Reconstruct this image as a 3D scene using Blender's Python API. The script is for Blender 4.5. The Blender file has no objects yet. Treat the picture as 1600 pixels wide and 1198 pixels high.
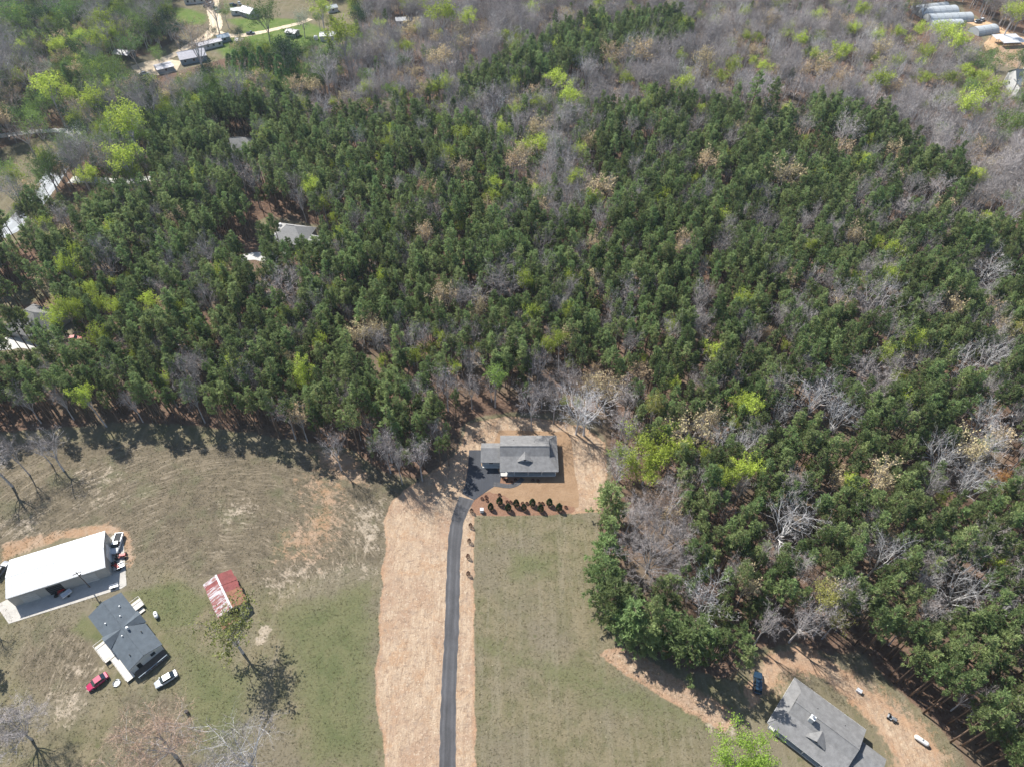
import bpy, bmesh, math, random
import numpy as np
from mathutils import Vector, Matrix

R = math.radians
# ------------------------------------------------------------------ camera, sky, sun, exposure
CAM_H, PITCH, FPX, IW, IH = 150.0, R(47.0), 1080.0, 1600.0, 1198.0
SUN_EL, SHX, SHY = R(48.0), 0.69, -0.724          # shadow direction on the ground
scn = bpy.context.scene
col = scn.collection
cam_d = bpy.data.cameras.new('camera'); cam = bpy.data.objects.new('camera', cam_d); col.objects.link(cam)
cam.location = (0, 0, CAM_H); cam.rotation_euler = (R(90) - PITCH, 0, 0)
cam_d.sensor_width = 36.0; cam_d.lens = 36.0 * FPX / IW; cam_d.clip_start = 1.0; cam_d.clip_end = 6000
scn.camera = cam
world = bpy.data.worlds.new('World'); scn.world = world; world.use_nodes = True
wn = world.node_tree.nodes; wl = world.node_tree.links
sky = wn.new('ShaderNodeTexSky'); sky.sky_type = 'NISHITA'; sky.sun_disc = False
sky.sun_elevation = SUN_EL; sky.sun_rotation = math.atan2(-SHX, -SHY); sky.altitude = 300
bg = wn['Background']; bg.inputs['Strength'].default_value = 0.10
wl.new(sky.outputs[0], bg.inputs['Color'])
sun_d = bpy.data.lights.new('sun', 'SUN'); sun_d.energy = 4.8; sun_d.angle = R(0.53); sun_d.color = (1.0, 0.965, 0.91)
sun = bpy.data.objects.new('sun', sun_d); col.objects.link(sun); sun.location = (-100, 100, 200)
light_dir = Vector((SHX * math.cos(SUN_EL), SHY * math.cos(SUN_EL), -math.sin(SUN_EL)))
sun.rotation_euler = light_dir.to_track_quat('-Z', 'Y').to_euler()
scn.view_settings.view_transform = 'Standard'; scn.view_settings.look = 'None'
scn.view_settings.exposure = 0.85; scn.view_settings.gamma = 1.0; scn.view_settings.use_curve_mapping = False
scn.cycles.max_bounces = 3; scn.cycles.diffuse_bounces = 2; scn.cycles.transmission_bounces = 2; scn.cycles.glossy_bounces = 2; scn.cycles.transparent_max_bounces = 4
scn.cycles.volume_bounces = 0
scn.cycles.use_adaptive_sampling = True; scn.cycles.adaptive_threshold = 0.02

# ------------------------------------------------------------------ helpers
random.seed(7); rng = np.random.default_rng(7)
SP, CP = math.sin(PITCH), math.cos(PITCH)
def at(u, v, z=0.0):
    """survey point of the photograph -> place on the level z"""
    a = (u - IW / 2) / FPX; b = (v - IH / 2) / FPX
    t = (z - CAM_H) / (-SP - b * CP)
    return Vector((a * t, (CP - b * SP) * t, z))
def pix(x, y, z):
    d = y * CP + (CAM_H - z) * SP
    return IW / 2 + FPX * x / d, IH / 2 + FPX * ((CAM_H - z) * CP - y * SP) / d
def tag(o, label=None, cat=None, group=None, kind=None):
    if label: o['label'] = label
    if cat: o['category'] = cat
    if group: o['group'] = group
    if kind: o['kind'] = kind
    return o
def empty(name, loc, rz=0.0, label=None, cat=None, group=None):
    o = bpy.data.objects.new(name, None); col.objects.link(o); o.empty_display_size = 0.2
    o.location = loc; o.rotation_euler = (0, 0, rz)
    return tag(o, label, cat, group)
def link(name, me, parent=None):
    o = bpy.data.objects.new(name, me); col.objects.link(o); o.parent = parent
    return o

class MB:
    """collects faces, links them as ONE mesh object"""
    def __init__(s): s.v, s.f, s.m = [], [], []
    def face(s, pts, mi=0):
        i = len(s.v); s.v += [tuple(p) for p in pts]; s.f.append(tuple(range(i, i + len(pts)))); s.m.append(mi); return s
    def box(s, x0, x1, y0, y1, z0, z1, mi=0):
        i = len(s.v)
        s.v += [(x0,y0,z0),(x1,y0,z0),(x1,y1,z0),(x0,y1,z0),(x0,y0,z1),(x1,y0,z1),(x1,y1,z1),(x0,y1,z1)]
        for q in ((3,2,1,0),(4,5,6,7),(0,1,5,4),(1,2,6,5),(2,3,7,6),(3,0,4,7)):
            s.f.append(tuple(i + k for k in q)); s.m.append(mi)
        return s
    def prism(s, poly, z0, z1, mi=0):
        n = len(poly); i = len(s.v)
        ar = sum(poly[k][0]*poly[(k+1)%n][1]-poly[(k+1)%n][0]*poly[k][1] for k in range(n))
        if ar < 0: poly = poly[::-1]
        s.v += [(p[0], p[1], z0) for p in poly] + [(p[0], p[1], z1) for p in poly]
        s.f.append(tuple(i + n - 1 - k for k in range(n))); s.f.append(tuple(i + n + k for k in range(n)))
        for k in range(n):
            s.f.append((i + k, i + (k+1) % n, i + n + (k+1) % n, i + n + k))
        s.m += [mi] * (n + 2); return s
    def slab(s, pts, t=0.14, mi=0):
        """a sloped plate: polygon plus thickness straight down"""
        n = len(pts); i = len(s.v)
        ar = sum(pts[k][0]*pts[(k+1)%n][1]-pts[(k+1)%n][0]*pts[k][1] for k in range(n))
        if ar < 0: pts = pts[::-1]
        s.v += [tuple(p) for p in pts] + [(p[0], p[1], p[2] - t) for p in pts]
        s.f.append(tuple(i + k for k in range(n))); s.f.append(tuple(i + 2*n - 1 - k for k in range(n)))
        for k in range(n):
            s.f.append((i + n + k, i + n + (k+1) % n, i + (k+1) % n, i + k))
        s.m += [mi] * (n + 2); return s
    def tube(s, path, radii, sides=6, mi=0, cap=True):
        i = len(s.v); n = len(path); P = [Vector(p) for p in path]
        for k in range(n):
            d = (P[min(k+1, n-1)] - P[max(k-1, 0)]).normalized()
            a = d.orthogonal().normalized(); b = d.cross(a)
            for q in range(sides):
                an = 2 * math.pi * q / sides
                s.v.append(tuple(P[k] + (a * math.cos(an) + b * math.sin(an)) * radii[k]))
        for k in range(n - 1):
            for q in range(sides):
                q2 = (q + 1) % sides
                s.f.append((i + k*sides + q, i + k*sides + q2, i + (k+1)*sides + q2, i + (k+1)*sides + q)); s.m.append(mi)
        if cap:
            s.f.append(tuple(i + (n-1)*sides + q for q in range(sides))); s.m.append(mi)
            s.f.append(tuple(i + sides - 1 - q for q in range(sides))); s.m.append(mi)
        return s
    def lathe(s, prof, axis='z', c=(0,0,0), sides=12, mi=0):
        i = len(s.v)
        for (r, h) in prof:
            for q in range(sides):
                an = 2 * math.pi * q / sides; x, y = r * math.cos(an), r * math.sin(an)
                p = {'z': (x, y, h), 'x': (h, x, y), 'y': (y, h, x)}[axis]
                s.v.append((p[0] + c[0], p[1] + c[1], p[2] + c[2]))
        for k in range(len(prof) - 1):
            for q in range(sides):
                q2 = (q + 1) % sides
                s.f.append((i + k*sides + q, i + k*sides + q2, i + (k+1)*sides + q2, i + (k+1)*sides + q)); s.m.append(mi)
        s.f.append(tuple(i + sides - 1 - q for q in range(sides))); s.m.append(mi)
        s.f.append(tuple(i + (len(prof)-1)*sides + q for q in range(sides))); s.m.append(mi)
        return s
    def xform(s, M, k0=0):
        for k in range(k0, len(s.v)): s.v[k] = tuple(M @ Vector(s.v[k]))
        return s
    def mesh(s, name, mats, smooth=False):
        me = bpy.data.meshes.new(name); me.from_pydata(s.v, [], s.f)
        for m in (mats if isinstance(mats, (list, tuple)) else [mats]): me.materials.append(m)
        me.polygons.foreach_set('material_index', s.m)
        if smooth: me.polygons.foreach_set('use_smooth', [True] * len(s.f))
        me.update(); return me
    def build(s, name, mats, parent=None, bevel=0.0, smooth=False):
        me = s.mesh(name, mats, smooth)
        if bevel > 0:
            bm = bmesh.new(); bm.from_mesh(me); bmesh.ops.remove_doubles(bm, verts=bm.verts, dist=1e-4)
            bmesh.ops.bevel(bm, geom=list(bm.edges), offset=bevel, segments=1, affect='EDGES'); bm.to_mesh(me); bm.free()
        return link(name, me, parent)

# ------------------------------------------------------------------ materials
class NT:
    def __init__(s, m):
        m.use_nodes = True; s.t = m.node_tree; s.t.nodes.clear()
        s.out = s.n('ShaderNodeOutputMaterial')
    def n(s, typ, **kw):
        x = s.t.nodes.new(typ)
        for k, v in kw.items():
            if k.startswith('i_'): x.inputs[k[2:].replace('_', ' ')].default_value = v
            else: setattr(x, k, v)
        return x
    def l(s, a, b): s.t.links.new(a, b)
    def pos(s):
        return s.n('ShaderNodeNewGeometry').outputs['Position']
    def noise(s, vec, scale, detail=4, rough=0.6, dist=0.0):
        x = s.n('ShaderNodeTexNoise'); x.inputs['Scale'].default_value = scale; x.inputs['Detail'].default_value = detail
        x.inputs['Roughness'].default_value = rough; x.inputs['Distortion'].default_value = dist
        if vec is not None: s.l(vec, x.inputs['Vector'])
        return x.outputs['Fac']
    def ramp(s, fac, a, b, lo=0.0, hi=1.0):
        x = s.n('ShaderNodeMapRange'); x.clamp = True; x.interpolation_type = 'SMOOTHSTEP'
        x.inputs['From Min'].default_value = a; x.inputs['From Max'].default_value = b
        x.inputs['To Min'].default_value = lo; x.inputs['To Max'].default_value = hi
        s.l(fac, x.inputs['Value']); return x.outputs['Result']
    def math(s, op, a, b=None, c=None):
        x = s.n('ShaderNodeMath'); x.operation = op
        for k, q in enumerate((a, b, c)):
            if q is None: continue
            if isinstance(q, (int, float)): x.inputs[k].default_value = q
            else: s.l(q, x.inputs[k])
        return x.outputs[0]
    def mix(s, fac, a, b, typ='MIX'):
        x = s.n('ShaderNodeMix'); x.data_type = 'RGBA'; x.blend_type = typ; x.clamp_factor = True
        for k, q in ((0, fac), (6, a), (7, b)):
            if isinstance(q, (int, float)): x.inputs[k].default_value = q
            elif isinstance(q, tuple): x.inputs[k].default_value = (*q, 1.0)
            else: s.l(q, x.inputs[k])
        return x.outputs[2]
    def attr(s, name):
        x = s.n('ShaderNodeAttribute'); x.attribute_name = name; return x.outputs['Fac']

def paint(name, c, rough=0.6, var=0.12, scale=1.5, metal=0.0, spec=0.3, bump=0.0, bscale=20.0, coat=0.0):
    c = tuple(0.80 * x for x in c)
    m = bpy.data.materials.new(name); t = NT(m); p = t.pos()
    b = t.n('ShaderNodeBsdfPrincipled'); b.inputs['Roughness'].default_value = rough; b.inputs['Metallic'].default_value = metal
    b.inputs['Specular IOR Level'].default_value = spec; b.inputs['Coat Weight'].default_value = coat
    n1 = t.noise(p, scale, 5, 0.65); n2 = t.noise(p, scale * 9, 3, 0.6)
    f = t.ramp(t.math('ADD', t.math('MULTIPLY', n1, 0.65), t.math('MULTIPLY', n2, 0.35)), 0.3, 0.7, 1 - var, 1 + var)
    sc = t.n('ShaderNodeVectorMath'); sc.operation = 'SCALE'; sc.inputs[0].default_value = c; t.l(f, sc.inputs['Scale'])
    t.l(sc.outputs[0], b.inputs['Base Color'])
    if bump > 0:
        bp = t.n('ShaderNodeBump'); bp.inputs['Strength'].default_value = bump; bp.inputs['Distance'].default_value = 0.05
        t.l(t.noise(p, bscale, 3), bp.inputs['Height']); t.l(bp.outputs[0], b.inputs['Normal'])
    t.l(b.outputs[0], t.out.inputs['Surface']); return m

def plant(name, c=None, var=0.3, transl=0.25, use_color=False, hue=0.0, c2=None):
    """leaf, needle and twig matter; every tree keeps a tone of its own"""
    m = bpy.data.materials.new(name); t = NT(m)
    oi = t.n('ShaderNodeObjectInfo')
    rnd = oi.outputs['Random']
    nz = t.noise(t.pos(), 0.55, 3, 0.6)
    f = t.math('MULTIPLY', t.ramp(rnd, 0, 1, 1 - var, 1 + var), t.ramp(nz, 0.3, 0.7, 0.78, 1.22))
    base = oi.outputs['Color'] if use_color else None
    if base is None:
        rr = t.math('FRACT', t.math('MULTIPLY', rnd, 7.31))
        base = t.mix(rr, c, c2 or c)
    sc = t.n('ShaderNodeVectorMath'); sc.operation = 'SCALE'; t.l(base, sc.inputs[0]); t.l(f, sc.inputs['Scale'])
    d = t.n('ShaderNodeBsdfDiffuse'); t.l(sc.outputs[0], d.inputs['Color'])
    sh = d.outputs[0]
    if transl > 0:
        tr = t.n('ShaderNodeBsdfTranslucent'); t.l(sc.outputs[0], tr.inputs['Color'])
        mx = t.n('ShaderNodeMixShader'); mx.inputs[0].default_value = transl
        t.l(sh, mx.inputs[1]); t.l(tr.outputs[0], mx.inputs[2]); sh = mx.outputs[0]
    t.l(sh, t.out.inputs['Surface']); return m

M = {}
M['needle'] = plant('pine_needles', (0.168, 0.238, 0.092), 0.36, 0.42, c2=(0.245, 0.290, 0.120))
M['bark'] = plant('pine_bark', (0.16, 0.115, 0.085), 0.25, 0.0, c2=(0.20, 0.14, 0.10))
M['leaf'] = plant('spring_leaves', var=0.3, transl=0.35, use_color=True)
M['limb'] = plant('grey_limbs', (0.46, 0.43, 0.41), 0.22, 0.0, c2=(0.36, 0.33, 0.31))
M['pale_limb'] = plant('pale_limbs', (0.63, 0.61, 0.59), 0.14, 0.0)
M['twig'] = plant('bare_twigs', var=0.32, transl=0.0, use_color=True)
M['blossom'] = plant('tan_buds', (0.54, 0.40, 0.25), 0.18, 0.25, c2=(0.58, 0.50, 0.28))
M['shrub'] = plant('shrub_green', (0.035, 0.062, 0.022), 0.2, 0.15)
M['red_shrub'] = plant('red_twig', (0.10, 0.045, 0.035), 0.2, 0.1)
M['straw_tuft'] = plant('dry_grass_blades', (0.26, 0.22, 0.14), 0.3, 0.2, c2=(0.20, 0.19, 0.10))
M['shingle'] = paint('grey_shingles', (0.225, 0.222, 0.218), 0.9, 0.24, 0.9, bump=0.3, bscale=14)
M['shingle_dark'] = paint('slate_shingles', (0.098, 0.118, 0.136), 0.85, 0.2, 0.8, bump=0.25, bscale=14)
M['shingle_light'] = paint('pale_shingles', (0.36, 0.355, 0.34), 0.9, 0.15, 1.5)
M['siding'] = paint('white_siding', (0.72, 0.72, 0.70), 0.6, 0.05)
M['siding_grey'] = paint('grey_siding', (0.42, 0.44, 0.45), 0.6, 0.06)
M['cream'] = paint('cream_metal_wall', (0.46, 0.44, 0.40), 0.5, 0.06)
M['trim'] = paint('white_trim', (0.80, 0.80, 0.78), 0.5, 0.03)
M['concrete'] = paint('concrete', (0.50, 0.47, 0.42), 0.85, 0.14, 0.35)
M['concrete_white'] = paint('pale_concrete', (0.60, 0.585, 0.55), 0.85, 0.10, 0.5)
M['white_metal'] = paint('white_roof_metal', (0.66, 0.67, 0.68), 0.35, 0.04, 0.3, spec=0.5)
M['glass'] = paint('dark_glass', (0.02, 0.03, 0.04), 0.08, 0.0, spec=0.6)
M['dark'] = paint('black_rubber', (0.022, 0.022, 0.024), 0.7, 0.1)
M['steel'] = paint('grey_steel', (0.38, 0.39, 0.40), 0.4, 0.1, metal=0.6)
M['chrome'] = paint('bright_steel', (0.6, 0.61, 0.62), 0.25, 0.05, metal=0.8)
M['car_red'] = paint('magenta_red_paint', (0.45, 0.02, 0.085), 0.25, 0.03, coat=0.6)
M['car_silver'] = paint('silver_paint', (0.55, 0.57, 0.60), 0.3, 0.03, metal=0.3, coat=0.6)
M['car_white'] = paint('white_paint', (0.72, 0.73, 0.74), 0.3, 0.03, coat=0.5)
M['car_dark'] = paint('dark_blue_paint', (0.022, 0.05, 0.085), 0.15, 0.05, coat=0.6)
M['car_grey'] = paint('grey_paint', (0.16, 0.18, 0.21), 0.3, 0.03, coat=0.5)
M['red_paint'] = paint('red_paint', (0.42, 0.035, 0.03), 0.45, 0.15)
M['rust'] = paint('rust_red_tin', (0.24, 0.062, 0.055), 0.65, 0.30, 0.9)
M['rust2'] = paint('brown_rust_tin', (0.27, 0.12, 0.07), 0.75, 0.30, 1.1)
M['tin'] = paint('pale_worn_tin', (0.55, 0.53, 0.55), 0.5, 0.22, 1.3)
M['old_wood'] = paint('weathered_wood', (0.16, 0.13, 0.105), 0.9, 0.2, 2.0)
M['deck'] = paint('pale_deck_boards', (0.66, 0.62, 0.55), 0.8, 0.08, 1.2)
M['blue_grey'] = paint('blue_grey_metal', (0.30, 0.38, 0.44), 0.5, 0.1)
M['poly'] = paint('milky_plastic_film', (0.50, 0.53, 0.54), 0.45, 0.12, 0.25)
M['tan_debris'] = paint('cut_timber', (0.50, 0.36, 0.22), 0.9, 0.25, 1.0)

def worn_tin():
    m = bpy.data.materials.new('worn_red_tin'); t = NT(m); b = t.n('ShaderNodeBsdfPrincipled'); b.inputs['Roughness'].default_value = 0.65
    tc = t.n('ShaderNodeTexCoord'); mp = t.n('ShaderNodeMapping'); mp.inputs['Scale'].default_value = (2.2, 0.35, 1); t.l(tc.outputs['Object'], mp.inputs['Vector'])
    n = t.noise(mp.outputs[0], 1.0, 5, 0.7); c = t.mix(t.ramp(n, 0.44, 0.58), (0.20, 0.055, 0.048), (0.42, 0.40, 0.41)); c = t.mix(t.ramp(t.noise(t.pos(), 1.4, 4, 0.7), 0.5, 0.65, 0, 0.6), c, (0.20, 0.09, 0.055))
    t.l(c, b.inputs['Base Color']); t.l(b.outputs[0], t.out.inputs['Surface']); return m
M['worn_tin'] = worn_tin()
def asphalt_mat(name, c, streak=0.1):
    c = tuple(0.78 * x for x in c)
    m = bpy.data.materials.new(name); t = NT(m); p = t.pos()
    b = t.n('ShaderNodeBsdfPrincipled'); b.inputs['Roughness'].default_value = 0.85
    n1 = t.noise(p, 0.25, 5, 0.6); n2 = t.noise(p, 5.0, 3, 0.7)
    wv = t.n('ShaderNodeMapping'); wv.inputs['Scale'].default_value = (1.6, 0.06, 1); t.l(p, wv.inputs['Vector'])
    n3 = t.noise(wv.outputs[0], 1.0, 3, 0.6)
    f = t.math('ADD', t.math('MULTIPLY', n1, 0.4), t.math('ADD', t.math('MULTIPLY', n2, 0.3), t.math('MULTIPLY', n3, 0.4)))
    f = t.ramp(f, 0.35, 0.75, 1 - streak * 2, 1 + streak * 2)
    ln = t.attr('lane'); wp = t.math('MULTIPLY', t.ramp(ln, 0.25, 0.48), t.ramp(ln, 0.78, 0.52))
    f = t.math('MULTIPLY', f, t.math('ADD', 1.0, t.math('MULTIPLY', wp, 0.32))); f = t.math('ADD', f, t.math('MULTIPLY', t.ramp(t.math('ADD', ln, t.math('MULTIPLY', t.math('SUBTRACT', n1, 0.5), 0.3)), 0.86, 1.0), 0.45))
    sc = t.n('ShaderNodeVectorMath'); sc.operation = 'SCALE'; sc.inputs[0].default_value = c; t.l(f, sc.inputs['Scale'])
    t.l(sc.outputs[0], b.inputs['Base Color']); t.l(b.outputs[0], t.out.inputs['Surface']); return m
M['asphalt'] = asphalt_mat('driveway_asphalt', (0.068, 0.067, 0.070), 0.2)
M['asphalt_new'] = asphalt_mat('court_asphalt', (0.046, 0.050, 0.060), 0.12)
M['road'] = asphalt_mat('road_asphalt', (0.36, 0.38, 0.40), 0.06)
M['sand_road'] = asphalt_mat('sandy_track', (0.60, 0.48, 0.33), 0.12)
M['clay_road'] = asphalt_mat('clay_track', (0.55, 0.36, 0.20), 0.12)

def ground_mat():
    m = bpy.data.materials.new('ground_cover'); t = NT(m); p = t.pos()
    b = t.n('ShaderNodeBsdfDiffuse')
    big = t.noise(p, 0.045, 4, 0.6); mid = t.noise(p, 0.22, 5, 0.65, 0.3); fine = t.noise(p, 1.3, 4, 0.7); grit = t.noise(p, 4.5, 3, 0.75)
    def soft(a, lo=0.42, hi=0.58, k=0.55, n=None):
        q = t.math('ADD', t.attr(a), t.math('MULTIPLY', t.math('SUBTRACT', n or mid, 0.5), k))
        q = t.math('ADD', q, t.math('MULTIPLY', t.math('SUBTRACT', fine, 0.5), 0.35))
        return t.ramp(q, lo, hi)
    # mown lawn: tan and olive
    lawn = t.mix(t.ramp(mid, 0.35, 0.68), (0.250, 0.212, 0.134), (0.160, 0.152, 0.082))
    lawn = t.mix(t.ramp(big, 0.42, 0.62), lawn, (0.218, 0.188, 0.130))
    lawn = t.mix(t.ramp(grit, 0.60, 0.74, 0, 0.55), lawn, (0.36, 0.30, 0.18))
    lm = t.n('ShaderNodeMapping'); lm.inputs['Scale'].default_value = (0.75, 0.035, 1); lm.inputs['Rotation'].default_value = (0, 0, 0.06); t.l(p, lm.inputs['Vector'])
    lawn = t.mix(t.ramp(t.noise(lm.outputs[0], 1.0, 3, 0.6), 0.46, 0.66, 0, 0.45), lawn, (0.285, 0.25, 0.175))
    lawn = t.mix(t.ramp(t.noise(p, 0.5, 3, 0.5), 0.64, 0.72, 0, 0.6), lawn, (0.125, 0.135, 0.062))
    lawn = t.mix(t.ramp(t.noise(p, 2.2, 2, 0.5), 0.70, 0.76, 0, 0.8), lawn, (0.50, 0.43, 0.30))
    # rough field: grey-brown stubble with raked furrows
    sep = t.n('ShaderNodeSeparateXYZ'); t.l(p, sep.inputs[0])
    ox, oy = t.math('ADD', sep.outputs[0], 66.0), t.math('SUBTRACT', sep.outputs[1], 62.0)
    ox = t.math('ADD', ox, t.math('MULTIPLY', big, 9.0)); oy = t.math('ADD', oy, t.math('MULTIPLY', big, 9.0))
    rad = t.math('SQRT', t.math('ADD', t.math('MULTIPLY', ox, ox), t.math('MULTIPLY', oy, oy)))
    cmb = t.n('ShaderNodeCombineXYZ'); t.l(t.math('MULTIPLY', rad, 1.9), cmb.inputs[0]); t.l(t.math('MULTIPLY', t.math('ARCTAN2', oy, ox), 6.0), cmb.inputs[1])
    rake = t.noise(cmb.outputs[0], 1.0, 4, 0.7)
    blot0 = t.noise(p, 0.35, 6, 0.72, 0.5)
    scrub = t.mix(t.ramp(blot0, 0.34, 0.64), (0.138, 0.116, 0.082), (0.215, 0.178, 0.122))
    scrub = t.mix(t.math('MULTIPLY', t.ramp(rake, 0.46, 0.62), t.ramp(big, 0.38, 0.58, 0.12, 0.65)), scrub, (0.345, 0.285, 0.205))
    scrub = t.mix(t.ramp(t.noise(p, 0.11, 4, 0.6), 0.5, 0.66, 0, 0.6), scrub, (0.165, 0.165, 0.095))
    scrub = t.mix(t.ramp(grit, 0.52, 0.72, 0, 0.5), scrub, (0.11, 0.10, 0.07))
    scrub = t.mix(t.ramp(t.math('ADD', t.math('MULTIPLY', rake, 0.6), t.math('MULTIPLY', fine, 0.4)), 0.56, 0.66, 0, 0.6), scrub, (0.48, 0.405, 0.31))
    blot = t.math('ADD', t.math('MULTIPLY', t.noise(p, 0.5, 5, 0.75, 0.2), 0.7), t.math('MULTIPLY', rake, 0.3))
    green = t.mix(t.ramp(mid, 0.3, 0.7), (0.135, 0.150, 0.070), (0.195, 0.190, 0.100))
    litter = t.mix(t.ramp(fine, 0.3, 0.7), (0.155, 0.095, 0.068), (0.235, 0.160, 0.115))
    litter = t.mix(t.ramp(big, 0.45, 0.65, 0, 0.7), litter, (0.20, 0.165, 0.115))
    litter = t.mix(t.ramp(grit, 0.55, 0.75, 0, 0.5), litter, (0.32, 0.24, 0.18))
    sm = t.n('ShaderNodeMapping'); sm.inputs['Scale'].default_value = (1.0, 0.16, 1); t.l(p, sm.inputs['Vector'])
    strk = t.noise(sm.outputs[0], 1.1, 4, 0.7, 0.4)
    straw = t.mix(t.ramp(strk, 0.3, 0.7), (0.44, 0.312, 0.208), (0.60, 0.46, 0.325))
    straw = t.mix(t.ramp(mid, 0.48, 0.66, 0, 0.75), straw, (0.49, 0.31, 0.185))
    straw = t.mix(t.ramp(fine, 0.52, 0.72, 0, 0.6), straw, (0.58, 0.47, 0.35))
    straw = t.mix(t.ramp(grit, 0.50, 0.68, 0, 0.6), straw, (0.33, 0.235, 0.150))
    edge = t.ramp(t.math('ADD', t.attr('straw'), t.math('MULTIPLY', t.math('SUBTRACT', mid, 0.5), 0.6)), 0.95, 0.55, 0, 0.42)
    straw = t.mix(t.ramp(t.noise(p, 0.09, 4, 0.65), 0.46, 0.62, 0, 0.65), straw, (0.40, 0.27, 0.185))
    straw = t.mix(t.ramp(t.noise(p, 0.8, 5, 0.8), 0.52, 0.62, 0, 0.7), straw, (0.27, 0.195, 0.14))
    straw = t.mix(t.ramp(t.noise(p, 1.7, 4, 0.8), 0.56, 0.66, 0, 0.8), straw, (0.70, 0.58, 0.44))
    straw = t.mix(edge, straw, (0.47, 0.265, 0.15))
    straw = t.mix(t.ramp(blot, 0.50, 0.64, 0, 0.7), straw, (0.39, 0.30, 0.225))
    straw = t.mix(t.ramp(t.noise(sm.outputs[0], 3.2, 3, 0.7), 0.52, 0.68, 0, 0.55), straw, (0.27, 0.185, 0.125))
    sand = t.mix(t.ramp(mid, 0.3, 0.7), (0.33, 0.213, 0.128), (0.41, 0.277, 0.172))
    sand = t.mix(t.ramp(grit, 0.5, 0.7, 0, 0.4), sand, (0.29, 0.19, 0.12))
    clay = t.mix(t.ramp(mid, 0.35, 0.65), (0.49, 0.355, 0.25), (0.44, 0.275, 0.165))
    pale = t.mix(t.ramp(fine, 0.3, 0.7), (0.58, 0.49, 0.385), (0.44, 0.36, 0.265))
    mulch = t.mix(t.ramp(grit, 0.35, 0.65), (0.25, 0.14, 0.092), (0.35, 0.21, 0.14))
    c = lawn
    c = t.mix(soft('scrub', 0.35, 0.65), c, scrub)
    c = t.mix(soft('green', 0.35, 0.75), c, green)
    lush = t.mix(t.ramp(mid, 0.3, 0.7), (0.125, 0.195, 0.05), (0.20, 0.245, 0.085))
    c = t.mix(soft('lush', 0.35, 0.75), c, lush)
    c = t.mix(t.math('MULTIPLY', soft('pale', 0.52, 0.86, 2.4, blot), 0.85), c, pale)
    c = t.mix(t.math('MULTIPLY', soft('clay', 0.48, 0.76, 1.6, blot), 0.85), c, clay)
    c = t.mix(soft('litter', 0.40, 0.62), c, litter)
    c = t.mix(soft('straw', 0.42, 0.60, 1.0), c, straw)
    c = t.mix(soft('sand', 0.46, 0.54, 0.12), c, sand)
    c = t.mix(soft('mulch', 0.44, 0.56, 0.30), c, mulch)
    sc = t.n('ShaderNodeVectorMath'); sc.operation = 'SCALE'; t.l(c, sc.inputs[0]); sc.inputs['Scale'].default_value = 0.73; t.l(sc.outputs[0], b.inputs['Color'])
    bp = t.n('ShaderNodeBump'); bp.inputs['Strength'].default_value = 0.9; bp.inputs['Distance'].default_value = 0.35
    t.l(t.math('ADD', t.math('MULTIPLY', fine, 0.6), t.math('MULTIPLY', grit, 0.3)), bp.inputs['Height']); t.l(bp.outputs[0], b.inputs['Normal'])
    t.l(b.outputs[0], t.out.inputs['Surface']); return m
M['ground'] = ground_mat()

# ------------------------------------------------------------------ ground
def poly_sd(poly, X, Y):
    """signed distance to a polygon, positive inside"""
    d2 = np.full(X.shape, 1e18); ins = np.zeros(X.shape, bool); n = len(poly)
    for k in range(n):
        ax, ay = poly[k]; bx, by = poly[(k + 1) % n]
        ex, ey = bx - ax, by - ay; wx, wy = X - ax, Y - ay
        t = np.clip((wx*ex + wy*ey) / max(ex*ex + ey*ey, 1e-9), 0, 1)
        d2 = np.minimum(d2, (wx - t*ex)**2 + (wy - t*ey)**2)
        c = (ay > Y) != (by > Y)
        with np.errstate(divide='ignore', invalid='ignore'):
            ins ^= c & (X < (bx - ax) * (Y - ay) / (by - ay + 1e-12) + ax)
    return np.where(ins, 1, -1) * np.sqrt(d2)
def G(pts, z=0.0): return [tuple(at(u, v, z)[:2]) for u, v in pts]
def disc(u, v, r):
    c = at(u, v); return [(c.x + r*math.cos(a*0.6283), c.y + r*math.sin(a*0.6283)) for a in range(10)]

OPEN_NEAR = G([(-420,730),(-200,705),(0,676),(100,668),(200,660),(300,664),(400,678),(480,692),(545,700),(600,738),(650,748),(700,730),(718,695),(722,664),
    (745,652),(800,643),(870,647),(930,664),(952,700),(956,745),(938,790),(932,850),(938,905),(958,965),(1000,1010),(1080,1050),(1140,1062),
    (1185,1012),(1250,1008),(1300,1022),(1345,1020),(1385,1060),(1425,1098),(1470,1140),(1505,1185),(1560,1300),(1560,1700),(-700,1700)])
OPEN_FAR = [G(p) for p in (
    [(392,350),(420,338),(498,352),(505,385),(470,392),(455,396),(420,400),(410,385)],     # hip-roofed house in the pines
    [(338,228),(355,218),(400,222),(405,240),(350,246)],
    [(-60,545),(-20,505),(35,490),(60,480),(108,490),(122,520),(60,552),(0,555)],                    # house by the red car
    [(-80,470),(20,462),(55,440),(90,430),(95,455),(60,470),(-40,500)],
    [(-120,430),(-60,330),(0,232),(70,212),(100,205),(132,212),(100,275),(60,335),(28,380),(-30,420)],  # road
    [(125,276),(240,274),(240,290),(125,292)],
    [(175,128),(165,108),(200,92),(240,84),(280,60),(262,30),(255,5),(340,-40),(420,-30),(480,-10),(545,0),(560,62),(500,72),(440,66),(425,80),(350,92),(290,108),(235,122)],
    [(390,108),(470,118),(520,125),(500,135),(400,125)],
    [(1500,20),(1520,22),(1560,52),(1640,60),(1700,70),(1700,150),(1560,145),(1545,118),(1552,80),(1535,60)],
    [(1420,6),(1500,2),(1520,45),(1560,52),(1510,56),(1440,30)],
    [(690,132),(760,140),(740,148),(700,146)],
    [(1200,158),(1262,160),(1240,168),(1205,166)],
)]
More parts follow.
